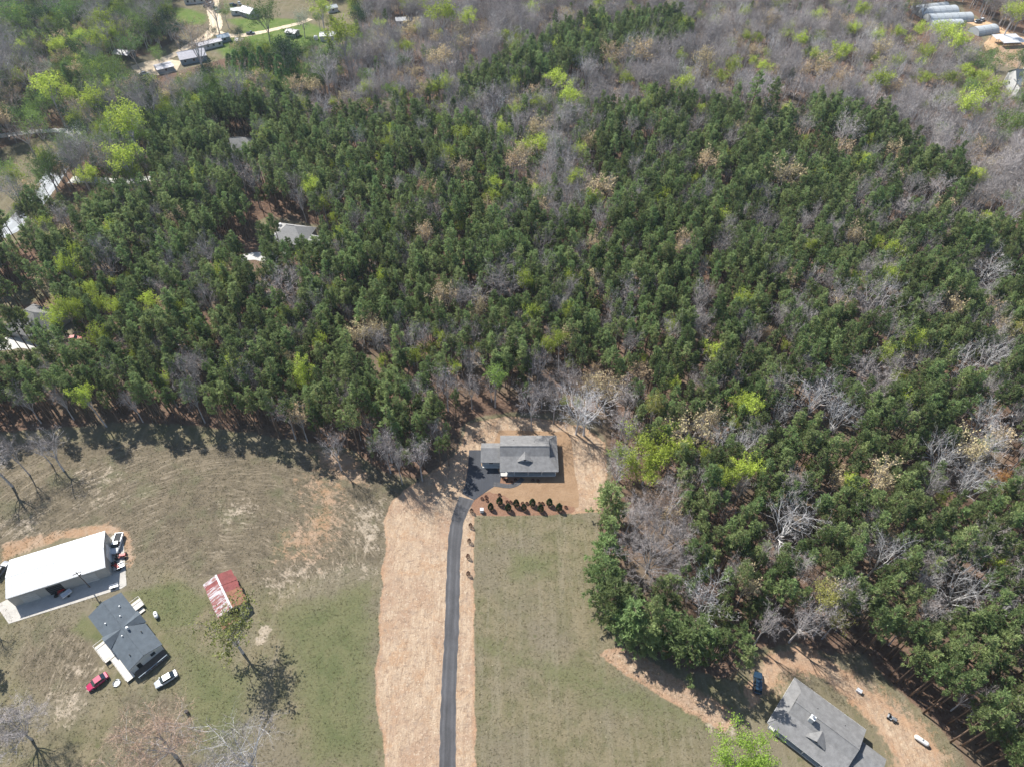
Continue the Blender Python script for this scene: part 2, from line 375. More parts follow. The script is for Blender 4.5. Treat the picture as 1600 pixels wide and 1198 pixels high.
MASKS = {
 'straw': [(G([(598,1400),(600,1150),(590,1120),(587,1085),(586,1045),(591,1020),(594,985),(592,950),(598,915),(597,890),(604,850),(599,815),(612,782),(632,765),(655,750),(682,732),(706,714),(722,690),(728,662),(790,650),(860,655),(915,668),(945,690),(950,745),(937,800),(742,806),(741,850),(741,1000),(745,1400)]), 1.1),
           (G([(1165,1075),(1195,1030),(1240,1003),(1290,1028),(1340,1062),(1405,1112),(1465,1172),(1500,1300),(1440,1300),(1405,1190),(1345,1108),(1275,1052),(1225,1040),(1200,1080),(1170,1110)]), 3.0),
           (G([(932,1020),(972,1006),(1036,1046),(1116,1094),(1152,1116),(1134,1146),(1052,1100),(978,1054)]), 1.8)],
 'sand': [(G([(742,803),(738,790),(760,768),(772,762),(768,700),(780,672),(888,674),(893,690),(897,728),(899,742),(905,772),(904,792),(895,796),(850,800)]), 0.25),
          ],
 'mulch': [(G([(735,787),(748,772),(764,768),(790,775),(806,786),(850,786),(896,791),(899,797),(894,801),(850,805),(760,806),(742,803)]), 0.25),
           (G([(778,752),(776,747),(780,744),(812,744),(815,748),(800,757),(788,757)]), 0.2)],
 'scrub': [(G([(-500,760),(-200,720),(0,690),(200,690),(400,700),(540,706),(650,755),(610,830),(600,880),(520,890),(430,920),(300,905),(220,880),(190,850),(120,830),(0,860),(-300,980)]), 6.0),
           (G([(60,960),(140,985),(160,1030),(140,1080),(70,1100),(20,1050)]), 5.0), (G([(200,1080),(300,1090),(300,1200),(150,1200)]), 5.0)],
 'green': [(G([(190,925),(280,905),(330,940),(300,980),(250,985),(215,945)]), 3.0), (G([(130,955),(165,985),(180,1000),(150,1010),(110,985)]), 3.0),
           (G([(420,960),(580,905),(590,1000),(585,1090),(596,1200),(480,1200),(460,1050)]), 9.0), (G([(235,960),(300,1000),(400,1050),(380,1180),(300,1180),(280,1050)]), 8.0),
           (G([(745,1000),(800,1020),(940,1050),(1110,1110),(1130,1140),(1000,1120),(850,1060)]), 9.0), (G([(140,940),(190,945),(215,990),(200,1000)]), 2.0),
           (G([(800,860),(870,870),(860,900),(800,905)]), 7.0),
           (G([(-60,400),(0,345),(45,300),(95,240),(80,265),(30,345),(0,380)]), 3.0),
           (G([(270,10),(300,15),(325,25),(320,38),(285,40),(262,30)]), 5.0), (G([(350,30),(400,28),(470,30),(545,60),(500,72),(425,78),(350,90),(330,70),(380,48)]), 6.0)],
 'lush': [(G([(270,10),(300,15),(325,25),(320,38),(285,40),(262,30)]), 5.0), (G([(350,30),(400,28),(470,30),(545,60),(500,72),(425,78),(350,90),(330,70),(380,48)]), 6.0), (G([(-60,400),(0,345),(45,300),(95,240),(80,265),(30,345),(0,380)]), 3.0)],
 'pale': [(G([(400,915),(460,870),(540,885),(600,870),(590,900),(500,905),(430,940)]), 12.0), (G([(120,770),(180,765),(190,785),(110,800)]), 12.0),
          (disc(413,985,1.7), 0.8), (disc(408,1000,1.5), 0.8), (G([(340,790),(390,775),(400,800),(350,830)]), 9.0), (G([(0,820),(60,800),(70,835),(0,845)]), 8.0),
          (G([(540,790),(600,780),(600,870),(560,860)]), 7.0), (G([(75,1080),(130,1070),(140,1100),(110,1140),(85,1130)]), 6.0), (G([(100,1040),(170,1035),(170,1048),(100,1060)]), 3.0),
          (G([(110,730),(180,725),(190,750),(120,760)]), 10.0), (G([(1100,1120),(1150,1105),(1160,1150),(1110,1150)]), 3.0)],
 'clay': [(G([(1150,1080),(1190,1020),(1250,1000),(1345,1050),(1430,1110),(1490,1180),(1500,1300),(1400,1300),(1380,1150),(1280,1050),(1200,1090)]), 6.0), (G([(0,848),(100,826),(170,815),(205,830),(212,880),(195,890),(185,835),(100,842),(0,880)]), 1.8),
          (G([(430,840),(480,800),(470,750),(500,720),(545,760),(540,830),(500,880),(440,880)]), 16.0), (G([(480,700),(560,705),(580,760),(520,750)]), 4.0),
          (G([(1540,55),(1600,60),(1600,110),(1540,100)]), 6.0)],
}
def ground_sheet(name, xs, ys, z, near):
    X, Y = np.meshgrid(xs, ys); nx, ny = len(xs), len(ys)
    v = np.stack([X.ravel(), Y.ravel(), np.full(X.size, z)], 1)
    i = (np.arange(ny - 1)[:, None] * nx + np.arange(nx - 1)[None, :]).ravel()
    f = np.stack([i, i + 1, i + nx + 1, i + nx], 1)
    me = bpy.data.meshes.new(name); me.from_pydata(v.tolist(), [], f.tolist()); me.materials.append(M['ground'])
    x, y = X.ravel(), Y.ravel()
    op = np.max([poly_sd(p, x, y) for p in ([OPEN_NEAR] if near else [OPEN_NEAR] + OPEN_FAR)], 0)
    lit = np.clip(0.5 - op / 5.0, 0, 1)
    if near: lit[(x < xs[0] + 1) | (x > xs[-1] - 1) | (y > ys[-1] - 1)] = 1
    data = {'litter': lit}
    for k, regs in MASKS.items():
        a = np.zeros(x.shape)
        for poly, w in regs: a = np.maximum(a, np.clip(0.5 + poly_sd(poly, x, y) / (2 * w), 0, 1))
        data[k] = a
    data['litter'] = np.where(np.maximum(data['straw'], data['green']) > 0.5, np.minimum(lit, 0.3), lit)
    for k, a in data.items():
        at_ = me.attributes.new(k, 'FLOAT', 'POINT'); at_.data.foreach_set('value', a.astype(np.float32))
    o = link(name, me); tag(o, kind='structure'); return o
ground_sheet('ground', np.concatenate([[-2000,-900], np.arange(-460, 461, 3.0), [900,2000]]), np.concatenate([[-800,-300], np.arange(-60, 721, 3.0), [1500,3000]]), 0.0, False)
ground_sheet('field', np.arange(-150, 112, 0.6), np.arange(12, 134, 0.6), 0.03, True)

def ribbon(name, pts, widths, z, mat, wob=0.12, seed=1):
    """a track along surveyed points, with a slightly ragged edge"""
    P = [at(u, v) for u, v in pts]; r = random.Random(seed)
    Q, W = [], []
    for k in range(len(P) - 1):
        p0, p1, p2, p3 = P[max(k-1,0)], P[k], P[k+1], P[min(k+2, len(P)-1)]
        n = max(2, int((p2 - p1).length / 1.2))
        for j in range(n):
            t = j / n
            Q.append(0.5 * ((2*p1) + (p2 - p0)*t + (2*p0 - 5*p1 + 4*p2 - p3)*t*t + (3*p1 - p0 - 3*p2 + p3)*t**3)); W.append(widths[k]*(1-t) + widths[k+1]*t)
    Q.append(P[-1]); W.append(widths[-1])
    mb = MB(); L = []
    for k in range(len(Q)):
        d = (Q[min(k+1, len(Q)-1)] - Q[max(k-1,0)]).normalized(); nn = Vector((-d.y, d.x, 0)); h = W[k] / 2
        L.append((Q[k] + nn*(h + r.uniform(-wob, wob)), Q[k] - nn*(h + r.uniform(-wob, wob))))
    nc = 8; vs = [(*(b + (a - b) * (j / nc))[:2], z) for a, b in L for j in range(nc + 1)]
    mb.v = vs; mb.f = [(k*(nc+1)+j, (k+1)*(nc+1)+j, (k+1)*(nc+1)+j+1, k*(nc+1)+j+1) for k in range(len(L)-1) for j in range(nc)]; mb.m = [0] * len(mb.f)
    o = mb.build(name, mat); a_ = o.data.attributes.new('lane', 'FLOAT', 'POINT'); a_.data.foreach_set('value', [abs(2*j/nc - 1) for _ in L for j in range(nc + 1)])
    return tag(o, kind='structure')
def sheet(name, pts, z, mat, z0=None):
    P = G(pts); mb = MB().prism(P, z0 if z0 is not None else z - 0.05, z)
    return tag(mb.build(name, mat), kind='structure')
ribbon('driveway', [(700,1420),(699.5,1198),(701,1080),(706,980),(708,900),(710,850),(716,810),(729,778)], [3.15,3.15,3.1,3.1,3.15,3.2,3.3,4.2], 0.07, M['asphalt'], 0.13)
sheet('parking_court', [(722,771),(741,781),(765,764),(781,754),(783,744),(776,730),(752,728),(752,703),(733,703),(731.5,729),(727,757)], 0.078, M['asphalt_new'])
ribbon('front_path', [(771,756),(781,757.5),(792,759.2),(801,758.5),(810,754),(817,747)], [1.3]*6, 0.086, M['asphalt'], 0.03)
sheet('concrete_apron', [(14,974),(-6,945),(150,865),(176,836),(192,834.5),(195,870),(198,914),(190,919),(120,941)], 0.09, M['concrete'])
ribbon('road', [(-160,470),(-40,384),(22,352),(62,306),(92,262),(118,215),(132,185)], [9,9,9,8.5,8.5,8,8], 0.05, M['road'], 0.2, 3)
ribbon('gravel_path', [(-80,222),(0,213),(45,207),(95,204),(118,208)], [4,4,4,4,4], 0.054, M['concrete_white'], 0.3, 4)
ribbon('side_driveway', [(110,281),(150,282),(190,284),(236,279)], [5,4.5,4,4], 0.058, M['concrete_white'], 0.2, 5)
ribbon('pine_driveway', [(376,404),(400,400),(420,404),(448,392)], [4,4.5,4,4], 0.054, M['concrete_white'], 0.2, 6)
ribbon('shaded_driveway', [(-60,540),(8,538),(34,536),(62,540),(86,536)], [6,6,5,3.5,3.5], 0.054, M['concrete_white'], 0.2, 7)
ribbon('village_track', [(334,-4),(333,14),(337,32),(336,46),(318,60),(296,72),(272,86),(248,96)], [7,7,7,7,6,5,5,5], 0.05, M['sand_road'], 0.4, 8)
ribbon('village_lane', [(334,50),(356,56),(384,55),(412,50),(438,44),(470,36),(485,30)], [6,5,5,4.5,4,4,4], 0.056, M['sand_road'], 0.3, 9)
sheet('timber_yard', [(204,104),(228,96),(262,93),(284,96),(276,112),(246,118),(216,116)], 0.06, M['sand_road'])
ribbon('clay_track', [(1512,32),(1540,40),(1565,52),(1600,58),(1660,66)], [8,12,11,10,10], 0.05, M['clay_road'], 0.5, 10)
sheet('clay_yard', [(1537,68),(1552,56),(1606,60),(1612,78),(1560,74),(1540,80)], 0.06, M['clay_road'])

# ------------------------------------------------------------------ tree shapes (metres)
def tri_cloud(c, d, length, width, rs):
    """one thin pointed blade per row: foot c, direction d"""
    n = len(c)
    side = np.cross(d, rs.normal(size=(n, 3))); side /= np.linalg.norm(side, axis=1)[:, None] + 1e-9
    a = c - side * width[:, None] * 0.5; b = c + side * width[:, None] * 0.5; e = c + d * length[:, None]
    return np.stack([a, b, e], 1).reshape(-1, 3)
def cloud_mesh(name, verts, mats, extra=None):
    n = len(verts) // 3; f = np.arange(n * 3).reshape(-1, 3)
    me = bpy.data.meshes.new(name)
    v = verts.tolist(); f = f.tolist(); mi = [0] * n
    if extra is not None:
        k = len(v); v += extra.v; f += [tuple(i + k for i in q) for q in extra.f]; mi += extra.m
    me.from_pydata(v, [], f)
    for m in mats: me.materials.append(m)
    me.polygons.foreach_set('material_index', mi); me.update(); return me
def unit(a): return a / (np.linalg.norm(a, axis=-1, keepdims=True) + 1e-9)

def make_pine(seed, h=17.0, rad=2.5, cb=0.55, nb=46):
    rs = np.random.default_rng(seed); r = random.Random(seed)
    lean = rs.normal(0, 0.25, 2)
    pts = [(lean[0]*t*t, lean[1]*t*t, h*t) for t in (0, .25, .5, .75, .97)]
    tr = MB().tube(pts, [0.19, 0.16, 0.13, 0.08, 0.03], 5)
    zb = cb * h; cs, ds, br = [], [], MB()
    for k in range(nb):
        t = ((k + r.random()) / nb) ** 0.85; z = zb + (h - zb) * t * 0.985
        L = rad * (0.25 + 1.0 * (1 - t) ** 0.62) * r.uniform(0.55, 1.12) * (0.75 if t < 0.12 else 1)
        az = r.random() * 6.283; up = r.uniform(-0.05, 0.35) + 0.5 * t
        dv = np.array([math.cos(az), math.sin(az), up]); dv /= np.linalg.norm(dv)
        q = (z / h) ** 2; o = np.array([lean[0]*q, lean[1]*q, z])
        br.tube([o, o + dv * L * 0.92], [0.035, 0.012], 3, 1, False)
        m = max(2, int(round(L * 3.0)))
        for j in range(m):
            s = 0.42 + 0.6 * (j + r.random()) / m
            cs.append(o + dv * L * s + rs.normal(0, 0.17, 3)); ds.append(dv + np.array([0, 0, 0.55]))
    cs.append(np.array([lean[0], lean[1], h * 0.985])); ds.append(np.array([0, 0, 1.0]))
    cs, ds = np.array(cs), unit(np.array(ds)); k = 8
    c = np.repeat(cs, k, 0) + rs.normal(0, 0.10, (len(cs)*k, 3)); d = unit(np.repeat(ds, k, 0) + rs.normal(0, 0.62, (len(cs)*k, 3)))
    v = tri_cloud(c, d, rs.uniform(0.32, 0.62, len(c)), rs.uniform(0.14, 0.24, len(c)), rs)
    return tr.mesh('trunk', M['bark'], True), cloud_mesh('crown', v, [M['needle'], M['bark']], br)

def grow(seed, h, rad, limbs=6, fork=0.32, upright=0.75):
    """bare skeleton: tubes for trunk and limbs, list of twig feet and directions"""
    rs = np.random.default_rng(seed); r = random.Random(seed); mb = MB(); tips = []
    ln = rs.normal(0, 0.3, 2)
    tb = np.array([ln[0], ln[1], h * fork])
    mb.tube([(0,0,0), (ln[0]*.3, ln[1]*.3, h*fork*.5), tuple(tb)], [0.022*h, 0.017*h, 0.014*h], 6, 0)
    def limb(o, d, L, rad0, lev):
        n = 4 if lev == 0 else 3
        P = [o]; dd = d.copy()
        for k in range(n):
            dd = unit(dd + rs.normal(0, 0.13 + 0.05*lev, 3) + np.array([0, 0, 0.10])); P.append(P[-1] + dd * L / n)
        rr = [rad0 * (1 - 0.75 * k / n) for k in range(n + 1)]
        mb.tube([tuple(p) for p in P], rr, 4 if lev == 0 else 3, 0, False)
        if lev == 2:
            for p in P[1:]: tips.append((p, dd))
            return
        kids = (6, 5)[lev]
        for k in range(kids):
            s = 0.35 + 0.65 * (k + r.random()) / kids; i = min(n - 1, int(s * n)); fq = s * n - i
            p = P[i] * (1 - fq) + P[i + 1] * fq if i < n else P[-1]
            side = unit(np.cross(dd, rs.normal(size=3)))
            limb(p, unit(dd * 0.65 + side * r.uniform(0.55, 0.95)), L * r.uniform(0.38, 0.58), rad0 * 0.45 * (1 - 0.4*s), lev + 1)
        tips.append((P[-1], dd))
    for k in range(limbs):
        az = 6.283 * (k + r.uniform(-.3, .3)) / limbs; sp = rad / h * r.uniform(0.8, 1.25)
        d = unit(np.array([math.cos(az) * sp * 1.5, math.sin(az) * sp * 1.5, upright]))
        limb(tb - np.array([0, 0, r.uniform(0, h * 0.06)]), d, h * (1 - fork) * r.uniform(0.7, 0.95), 0.0095 * h, 0)
    limb(tb, unit(np.array([ln[0]*.2, ln[1]*.2, 1.0])), h * (1 - fork) * 0.85, 0.011 * h, 0)
    return mb, tips, rs
def twigs(tips, rs, n, lo, hi, w):
    p = np.array([t[0] for t in tips]); d = np.array([t[1] for t in tips]); idx = rs.integers(0, len(p), n)
    dd = unit(d[idx] + rs.normal(0, 0.75, (n, 3))); c = p[idx] + rs.normal(0, 0.22, (n, 3))
    return tri_cloud(c, dd, rs.uniform(lo, hi, n), np.full(n, w), rs)
def blobs(tips, rs, n, size, spread, keep=1.0):
    """leaf-sized faces clumped round the twig ends"""
    p = np.array([t[0] for t in tips]); p = p[rs.random(len(p)) < keep]; idx = rs.integers(0, len(p), n)
    c = p[idx] + rs.normal(0, spread, (n, 3)); d = unit(rs.normal(size=(n, 3)) + np.array([0, 0, 0.35]))
    return tri_cloud(c, d, rs.uniform(0.7, 1.3, n) * size, rs.uniform(0.7, 1.2, n) * size * 0.8, rs)
def make_bare(seed, h=16.0, rad=4.2, limb='limb', n=1250, w=0.065, limbs=6, fork=0.4):
    mb, tips, rs = grow(seed, h, rad, limbs, fork)
    return mb.mesh('trunk', M[limb]), cloud_mesh('crown', twigs(tips, rs, n, 0.6, 1.5, w), [M['twig']])
def make_leafy(seed, h=13.0, rad=3.0, n=1900, size=0.38, limbs=5, fork=0.3, keep=0.75, upright=0.85, spread=0.42):
    mb, tips, rs = grow(seed, h, rad, limbs, fork, upright)
    return mb.mesh('trunk', M['limb']), cloud_mesh('crown', blobs(tips, rs, n, size, spread, keep), [M['leaf']])
def make_tan(seed, h=14.0, rad=4.0, n=850, mat='blossom'):
    mb, tips, rs = grow(seed, h, rad, 6, 0.3 if mat == 'leaf' else 0.42)
    a = twigs(tips, rs, 600, 0.6, 1.4, 0.06); b = blobs(tips, rs, n, 0.48, 0.36, 0.6)
    me = cloud_mesh('crown', np.concatenate([a, b]), [M['twig'], M[mat]])
    me.polygons.foreach_set('material_index', [0] * (len(a)//3) + [1] * (len(b)//3)); return mb.mesh('trunk', M['limb']), me
def make_cedar(seed, h=9.5, rad=2.6):
    rs = np.random.default_rng(seed); r = random.Random(seed)
    tr = MB().tube([(0,0,0), (0,0,h*.5), (0,0,h*.95)], [0.2, 0.12, 0.03], 5)
    n = 1500; t = rs.random(n) ** 1.25; az = rs.random(n) * 6.283
    rr = rad * (1 - t) ** 0.5 * (0.55 + 0.45 * rs.random(n)) * (1 + 0.18*np.sin(az*3 + seed) + 0.12*np.sin(t*19 + az*2))
    c = np.stack([np.cos(az)*rr, np.sin(az)*rr, h*(0.05 + 0.94*t)], 1); d = unit(np.stack([np.cos(az), np.sin(az), np.full(n, 0.9)], 1) + rs.normal(0, .5, (n, 3)))
    return tr.mesh('trunk', M['bark'], True), cloud_mesh('crown', tri_cloud(c, d, rs.uniform(.35, .75, n), rs.uniform(.2, .4, n), rs), [M['leaf']])

KINDS = {
 'pine':  dict(h=16.0, r=2.6, v=[make_pine(11 + k, h=15.0 + (k % 3), rad=1.58 + 0.12*(k % 4), cb=0.52 + 0.04*(k % 3), nb=40 + 3*(k % 3)) for k in range(10)], name='pine_tree', cat='pine tree'),
 'bush':  dict(h=13.0, r=3.1, v=[make_pine(31 + k, h=13.0, rad=3.1, cb=0.10, nb=88) for k in range(4)], name='pine_tree', cat='pine tree'),
 'bare':  dict(h=16.0, r=4.3, v=[make_bare(40 + k, rad=3.6 + .3*(k % 3)) for k in range(6)], name='bare_tree', cat='bare tree'),
 'pale':  dict(h=16.0, r=4.5, v=[make_bare(60 + k, rad=4.4, limb='pale_limb', n=800, limbs=6, fork=0.30) for k in range(4)], name='bare_tree', cat='bare tree'),
 'lime':  dict(h=15.0, r=3.0, v=[make_leafy(80 + k, h=15.0, rad=2.9 + .3*(k % 3), fork=0.56, upright=0.7, spread=0.36, keep=0.9) for k in range(5)], name='budding_tree', cat='tree'),
 'green': dict(h=14.0, r=3.6, v=[make_leafy(100 + k, h=14, rad=3.2, n=2200, size=0.38, keep=1.0, spread=0.5) for k in range(5)], name='leafy_tree', cat='tree'),
 'dense': dict(h=11.0, r=3.6, v=[make_leafy(161, h=11, rad=3.2, n=7500, size=0.32, keep=1.0, spread=0.5, fork=0.2)], name='leafy_tree', cat='tree'),
 'grand': dict(h=18.0, r=7.0, v=[make_bare(181, h=17.0, rad=6.5, n=9500, w=0.062, limbs=10, fork=0.16)], name='bare_tree', cat='bare tree'),
 'yard': dict(h=16.0, r=6.0, v=[make_bare(191, h=16.0, rad=5.0, n=6000, w=0.05, limbs=8, fork=0.25), make_bare(192, h=16.0, rad=5.5, limb='pale_limb', n=3800, w=0.05, limbs=8, fork=0.22)], name='bare_tree', cat='bare tree'),
 'sparse': dict(h=14.0, r=4.0, v=[make_tan(171, n=1700, mat='leaf')], name='budding_tree', cat='tree'),
 'tan':   dict(h=14.0, r=4.0, v=[make_tan(120 + k) for k in range(4)], name='tan_tree', cat='tree'),
 'cedar': dict(h=11.0, r=2.2, v=[make_cedar(140 + k) for k in range(3)], name='cedar_tree', cat='conifer'),
}
def measure(v):
    q = []
    for tr, cr in v:
        a = np.empty(len(cr.vertices) * 3, np.float32); cr.vertices.foreach_get('co', a); a = a.reshape(-1, 3)
        q.append((np.percentile(np.hypot(a[:, 0], a[:, 1]), 86), a[:, 2].mean()))
    return np.mean([x[0] for x in q]), np.mean([x[1] for x in q])
for K in KINDS.values(): K['r'], K['zc'] = measure(K['v'])
print('CROWNS', {k: (round(float(K['r']), 2), round(float(K['zc']), 2)) for k, K in KINDS.items()})
COLORS = {'bare': (0.365, 0.325, 0.305), 'brown': (0.344, 0.241, 0.176), 'pale': (0.430, 0.404, 0.391), 'lime': (0.404, 0.482, 0.086), 'green': (0.125, 0.202, 0.060),
          'mid': (0.202, 0.292, 0.077), 'dark': (0.052, 0.090, 0.043), 'tan': (0.344, 0.275, 0.215), 'white': (0.430, 0.473, 0.344), 'yellow': (0.344, 0.335, 0.103),
          'orange': (0.413, 0.232, 0.095), 'cedar': (0.112, 0.194, 0.073), 'pine': (1, 1, 1), 'bush': (1, 1, 1), 'red': (0.258, 0.129, 0.099), 'olive': (0.232, 0.249, 0.086), 'bright': (0.258, 0.378, 0.065)}

# ------------------------------------------------------------------ which tree stands where
PINE_ZONES = [  # crown outlines of the plantations, taken at canopy height
    [(-700,360),(0,335),(60,312),(110,318),(180,322),(235,285),(240,215),(330,165),(450,150),(480,185),(560,168),(640,165),(680,190),(735,195),(785,235),(800,295),(860,335),(905,325),(945,270),(925,168),(1050,155),(1200,162),(1330,166),(1388,182),(1430,238),(1500,255),(1520,305),(1465,330),(1490,362),(1530,345),(1700,330),(2600,330),(2600,2200),(-1500,2200),(-1500,360)],
    [(700,170),(745,118),(825,62),(900,42),(1000,20),(1062,24),(1085,48),(1060,62),(1000,72),(930,92),(850,122),(775,150)]]
def in_poly(p, x, y):
    c = False; n = len(p); j = n - 1
    for i in range(n):
        if (p[i][1] > y) != (p[j][1] > y) and x < (p[j][0]-p[i][0])*(y-p[i][1])/(p[j][1]-p[i][1]) + p[i][0]: c = not c
        j = i
    return c
MIX_ZONE = [(-900,-200),(560,-200),(560,60),(480,140),(330,165),(240,215),(235,285),(110,318),(0,335),(-900,360)]
HARD_GAPS = [[(940,560),(1000,640),(1010,700),(960,700),(900,640),(850,600),(860,560)], [(955,690),(1050,720),(1070,790),(1065,900),(1000,910),(960,830)],
             [(1080,920),(1230,950),(1300,960),(1300,1010),(1180,1000),(1100,960)], [(700,560),(900,600),(930,640),(720,640)], [(1500,640),(1600,660),(1600,760),(1480,740)],
             [(1330,560),(1420,560),(1420,600),(1330,610)]]
T = []   # (kind, x, y, scale, colour key, explicit?)
def P_(kind, items, colour=None):
    for it in items:
        u, v, dpx = it[:3]; ck = it[3] if len(it) > 3 else (colour or kind); k = KINDS[kind]
        z = k['zc']; p = at(u, v, z); ppm = FPX / (p.y * CP + (CAM_H - z) * SP)
        s = max(0.36, min(1.9, dpx * (1.3 if kind == 'pale' else 1.1 if kind in ('bare', 'lime') else 1.0) / ppm / (2 * k['r']))); sz = min(1.55 * s, max(s, 16.0 / k['h'])) if (v > 170 and kind not in ('cedar', 'bush')) else s
        if kind == 'bush': sz = 0.68 * s; p = at(u, v, z * sz)
        else: p = at(u, v, z * sz)
        T.append((kind, p.x, p.y, s, ck, True, sz))
P_('bare', [(92,335,40),(165,405,42),(247,447,36),(321,464,32),(292,418,30),(437,437,58),(458,277,28),(543,484,26),(780,432,60),(742,456,46),(590,528,42),(640,522,36),(662,522,34),
  (556,340,30),(676,326,34),(695,592,42),(630,456,24),(936,340,34),(910,385,28),(850,372,30),(983,452,38),(1095,460,34),(1132,376,40),(948,508,26),(985,532,34),(1105,506,34),
  (1172,525,36),(1192,336,34),(1100,415,28),(880,577,36),(856,588,24),(1258,345,28),(1210,346,26),(1412,322,44),(1355,414,36),(1270,427,34),(1296,432,30),(1312,460,40),(1368,462,56),
  (1222,490,36),(1452,378,30),(1396,512,38),(1562,490,34),(1440,552,34),(1352,572,46),(985,198,28),(1015,198,22),(1090,190,28),(1041,226,30),(1140,212,30),(1137,272,20),
  (1260,193,38),(1322,202,46),(985,668,40),(1046,752,40),(832,622,40),(868,612,38),(1300,955,46),(1458,952,46),(1262,962,50),(1200,972,42),(285,577,44),(300,570,36),(735,600,30),
  (1345,300,30),(1430,290,40),(1380,268,36),(520,690,38),(600,690,44),(652,702,42),(620,712,38),(682,672,30),(575,660,24),(10,700,36),(52,690,30),(505,97,48),(545,78,40),(520,118,36),
  (1540,300,44),(1470,285,40),(370,255,40),(392,278,36),(1085,592,28),(1600,640,40),(1160,760,34)], 'bare')
P_('bare', [(1140,802,34,'red'),(300,52,56,'brown'),(40,112,44,'brown'),(60,66,36,'brown'),(30,200,40,'brown'),(330,8,34,'brown'),(10,150,40,'brown'),(1275,905,40,'brown'),(1110,455,26,'brown')])
P_('pale', [(1276,612,60),(1312,640,50),(1240,808,72),(1388,858,52),(1512,915,66),(1548,650,44),(1552,692,52),(1486,702,54),(1520,748,52),(1110,932,58),
  (1120,672,38),(1166,680,40),(1548,412,48),(1392,450,36),(1510,562,40),(1556,552,40),(905,630,52),(1452,905,36),(1222,640,34),(560,215,26),(1580,940,40)], 'pale')
P_('lime', [(102,418,26),(122,427,18),(143,452,20),(157,470,24),(178,477,24),(232,472,24),(213,387,14),(37,494,14),(86,498,30),(102,484,28),(120,484,26),(147,519,28),(162,525,20),(213,552,20),
  (83,562,14),(172,439,14),(200,432,12),(132,615,28),(470,577,26),(472,594,24),(505,318,16),(518,340,14),(645,372,14),(720,355,16),(597,562,16),(670,542,16),(692,527,22),(650,557,22),(712,577,18),
  (820,440,24),(852,537,22),(876,532,24),(890,567,16),(1040,532,12),(1105,557,16),(1105,405,14),(1055,597,22),(682,156,14),(606,221,20),(637,185,10),(685,186,10),(722,211,26),(785,196,18),(700,242,24),
  (640,260,12),(520,260,12),(590,245,12),(575,161,16),(521,161,14),(637,73,18),(692,14,36),(730,24,24),(866,123,28),(892,145,30),(840,161,24),(956,93,18),(979,123,22),(1065,87,18),(1073,130,28),
  (1145,101,22),(1164,57,16),(1184,61,16),(1097,170,18),(1087,280,14),(1251,63,22),(1320,79,26),(1288,89,22),(1360,216,14),(1257,221,14),(1343,14,20),(1437,44,18),(1452,261,16),(1265,386,20),
  (1369,379,18),(1243,456,14),(1430,537,26),(1525,553,14),(1105,704,24),(1147,661,20),(882,626,14),(903,629,14),(1266,726,16),(1308,731,12),(1470,777,20),(1560,877,24),(1230,540,14),(755,262,14),
  (1515,160,34),(1381,121,28),(1485,119,22),(1450,119,22),(1550,137,32),(150,60,26),(160,28,30),(70,132,36),(110,146,24),(145,157,34),(195,182,46),(155,207,26),(196,242,42),(206,262,30),(136,272,28),
  (65,242,20),(535,48,52),(18,270,24),(255,170,20),(500,12,26),(1590,12,26),(1500,60,30),(1478,42,30),(1005,560,14),(745,540,14),(935,475,12)], 'lime')
P_('lime', [(1595,516,24,'yellow'),(1570,769,18,'yellow'),(1565,746,22,'orange'),(1022,636,28,'yellow'),(1296,926,36,'yellow'),(1310,965,28,'yellow')])
P_('green', [(35,42,34,'mid'),(86,34,34,'mid'),(215,36,40,'mid'),(200,64,40,'green'),(150,112,44,'mid'),(178,106,34,'mid'),(86,152,34,'mid'),(55,192,38,'mid'),(122,197,38,'dark'),(206,206,36,'mid'),
  (10,262,36,'mid'),(245,82,22,'mid'),(333,46,16,'dark'),(372,48,18,'dark'),(350,17,26,'mid'),(410,18,46,'green'),(470,27,30,'white'),(496,24,22,'green'),(442,78,52,'dark'),(562,22,36,'dark'),
  (80,106,26,'white'),(255,26,34,'dark'),(268,40,34,'dark'),(110,74,30,'dark'),(1517,133,34,'mid'),(1572,187,44,'mid'),(1600,190,36,'mid'),(1535,96,36,'green'),(1570,92,34,'green'),(1552,82,24,'green'),
  (105,15,44,'green'),(20,20,44,'green'),(60,15,40,'dark'),(1600,90,30,'green'),(1545,640,20,'mid')])
P_('cedar', [(372,104,20),(386,98,20),(398,106,20),(410,98,20),(424,108,22),(440,116,24),(455,112,20),(360,100,16),(455,98,24),(108,120,20)], 'cedar')
P_('pine', [(1180,142,18),(1210,144,18),(1152,137,14)], 'pine')
P_('tan', [(690,462,44),(560,517,40),(577,504,30),(665,366,28),(1070,372,30),(1005,582,32),(1336,366,34),(1488,472,44),(1085,662,64),(1112,652,40),(957,79,34),(1180,79,26),(1106,251,36),(945,291,44),
  (1100,93,34),(1005,79,40),(1380,76,30),(1285,103,36),(1320,233,26),(1232,267,50),(1395,233,30),(1375,742,52),(460,130,30),(720,262,36),(805,255,40),(690,85,36),(840,200,34),(820,235,30),(590,520,30),
  (920,600,30),(930,575,24),(640,45,30),(1200,520,20),(750,480,30),(1390,835,30),(660,140,30),(490,135,28)], 'tan')
P_('bush', [(955,782,46),(948,862,48),(944,900,54),(958,938,60),(985,968,58),(1008,992,50),(1078,998,78),(1040,978,54),(1122,968,46),(985,935,40),(1185,955,40)], 'bush')
HERO = []   # trees with their own description
def hero(kind, base_px, s, ck, label, rz=None, v=0, sz=None):
    p = at(*base_px); HERO.append((kind, p.x, p.y, s, ck, label, rz, v, sz)); return p
hero('yard', (276,1182), 1.05, 'brown', 'tall bare tree between the silver sedan and the burn barrel, dark trunk', 0.4, 0)
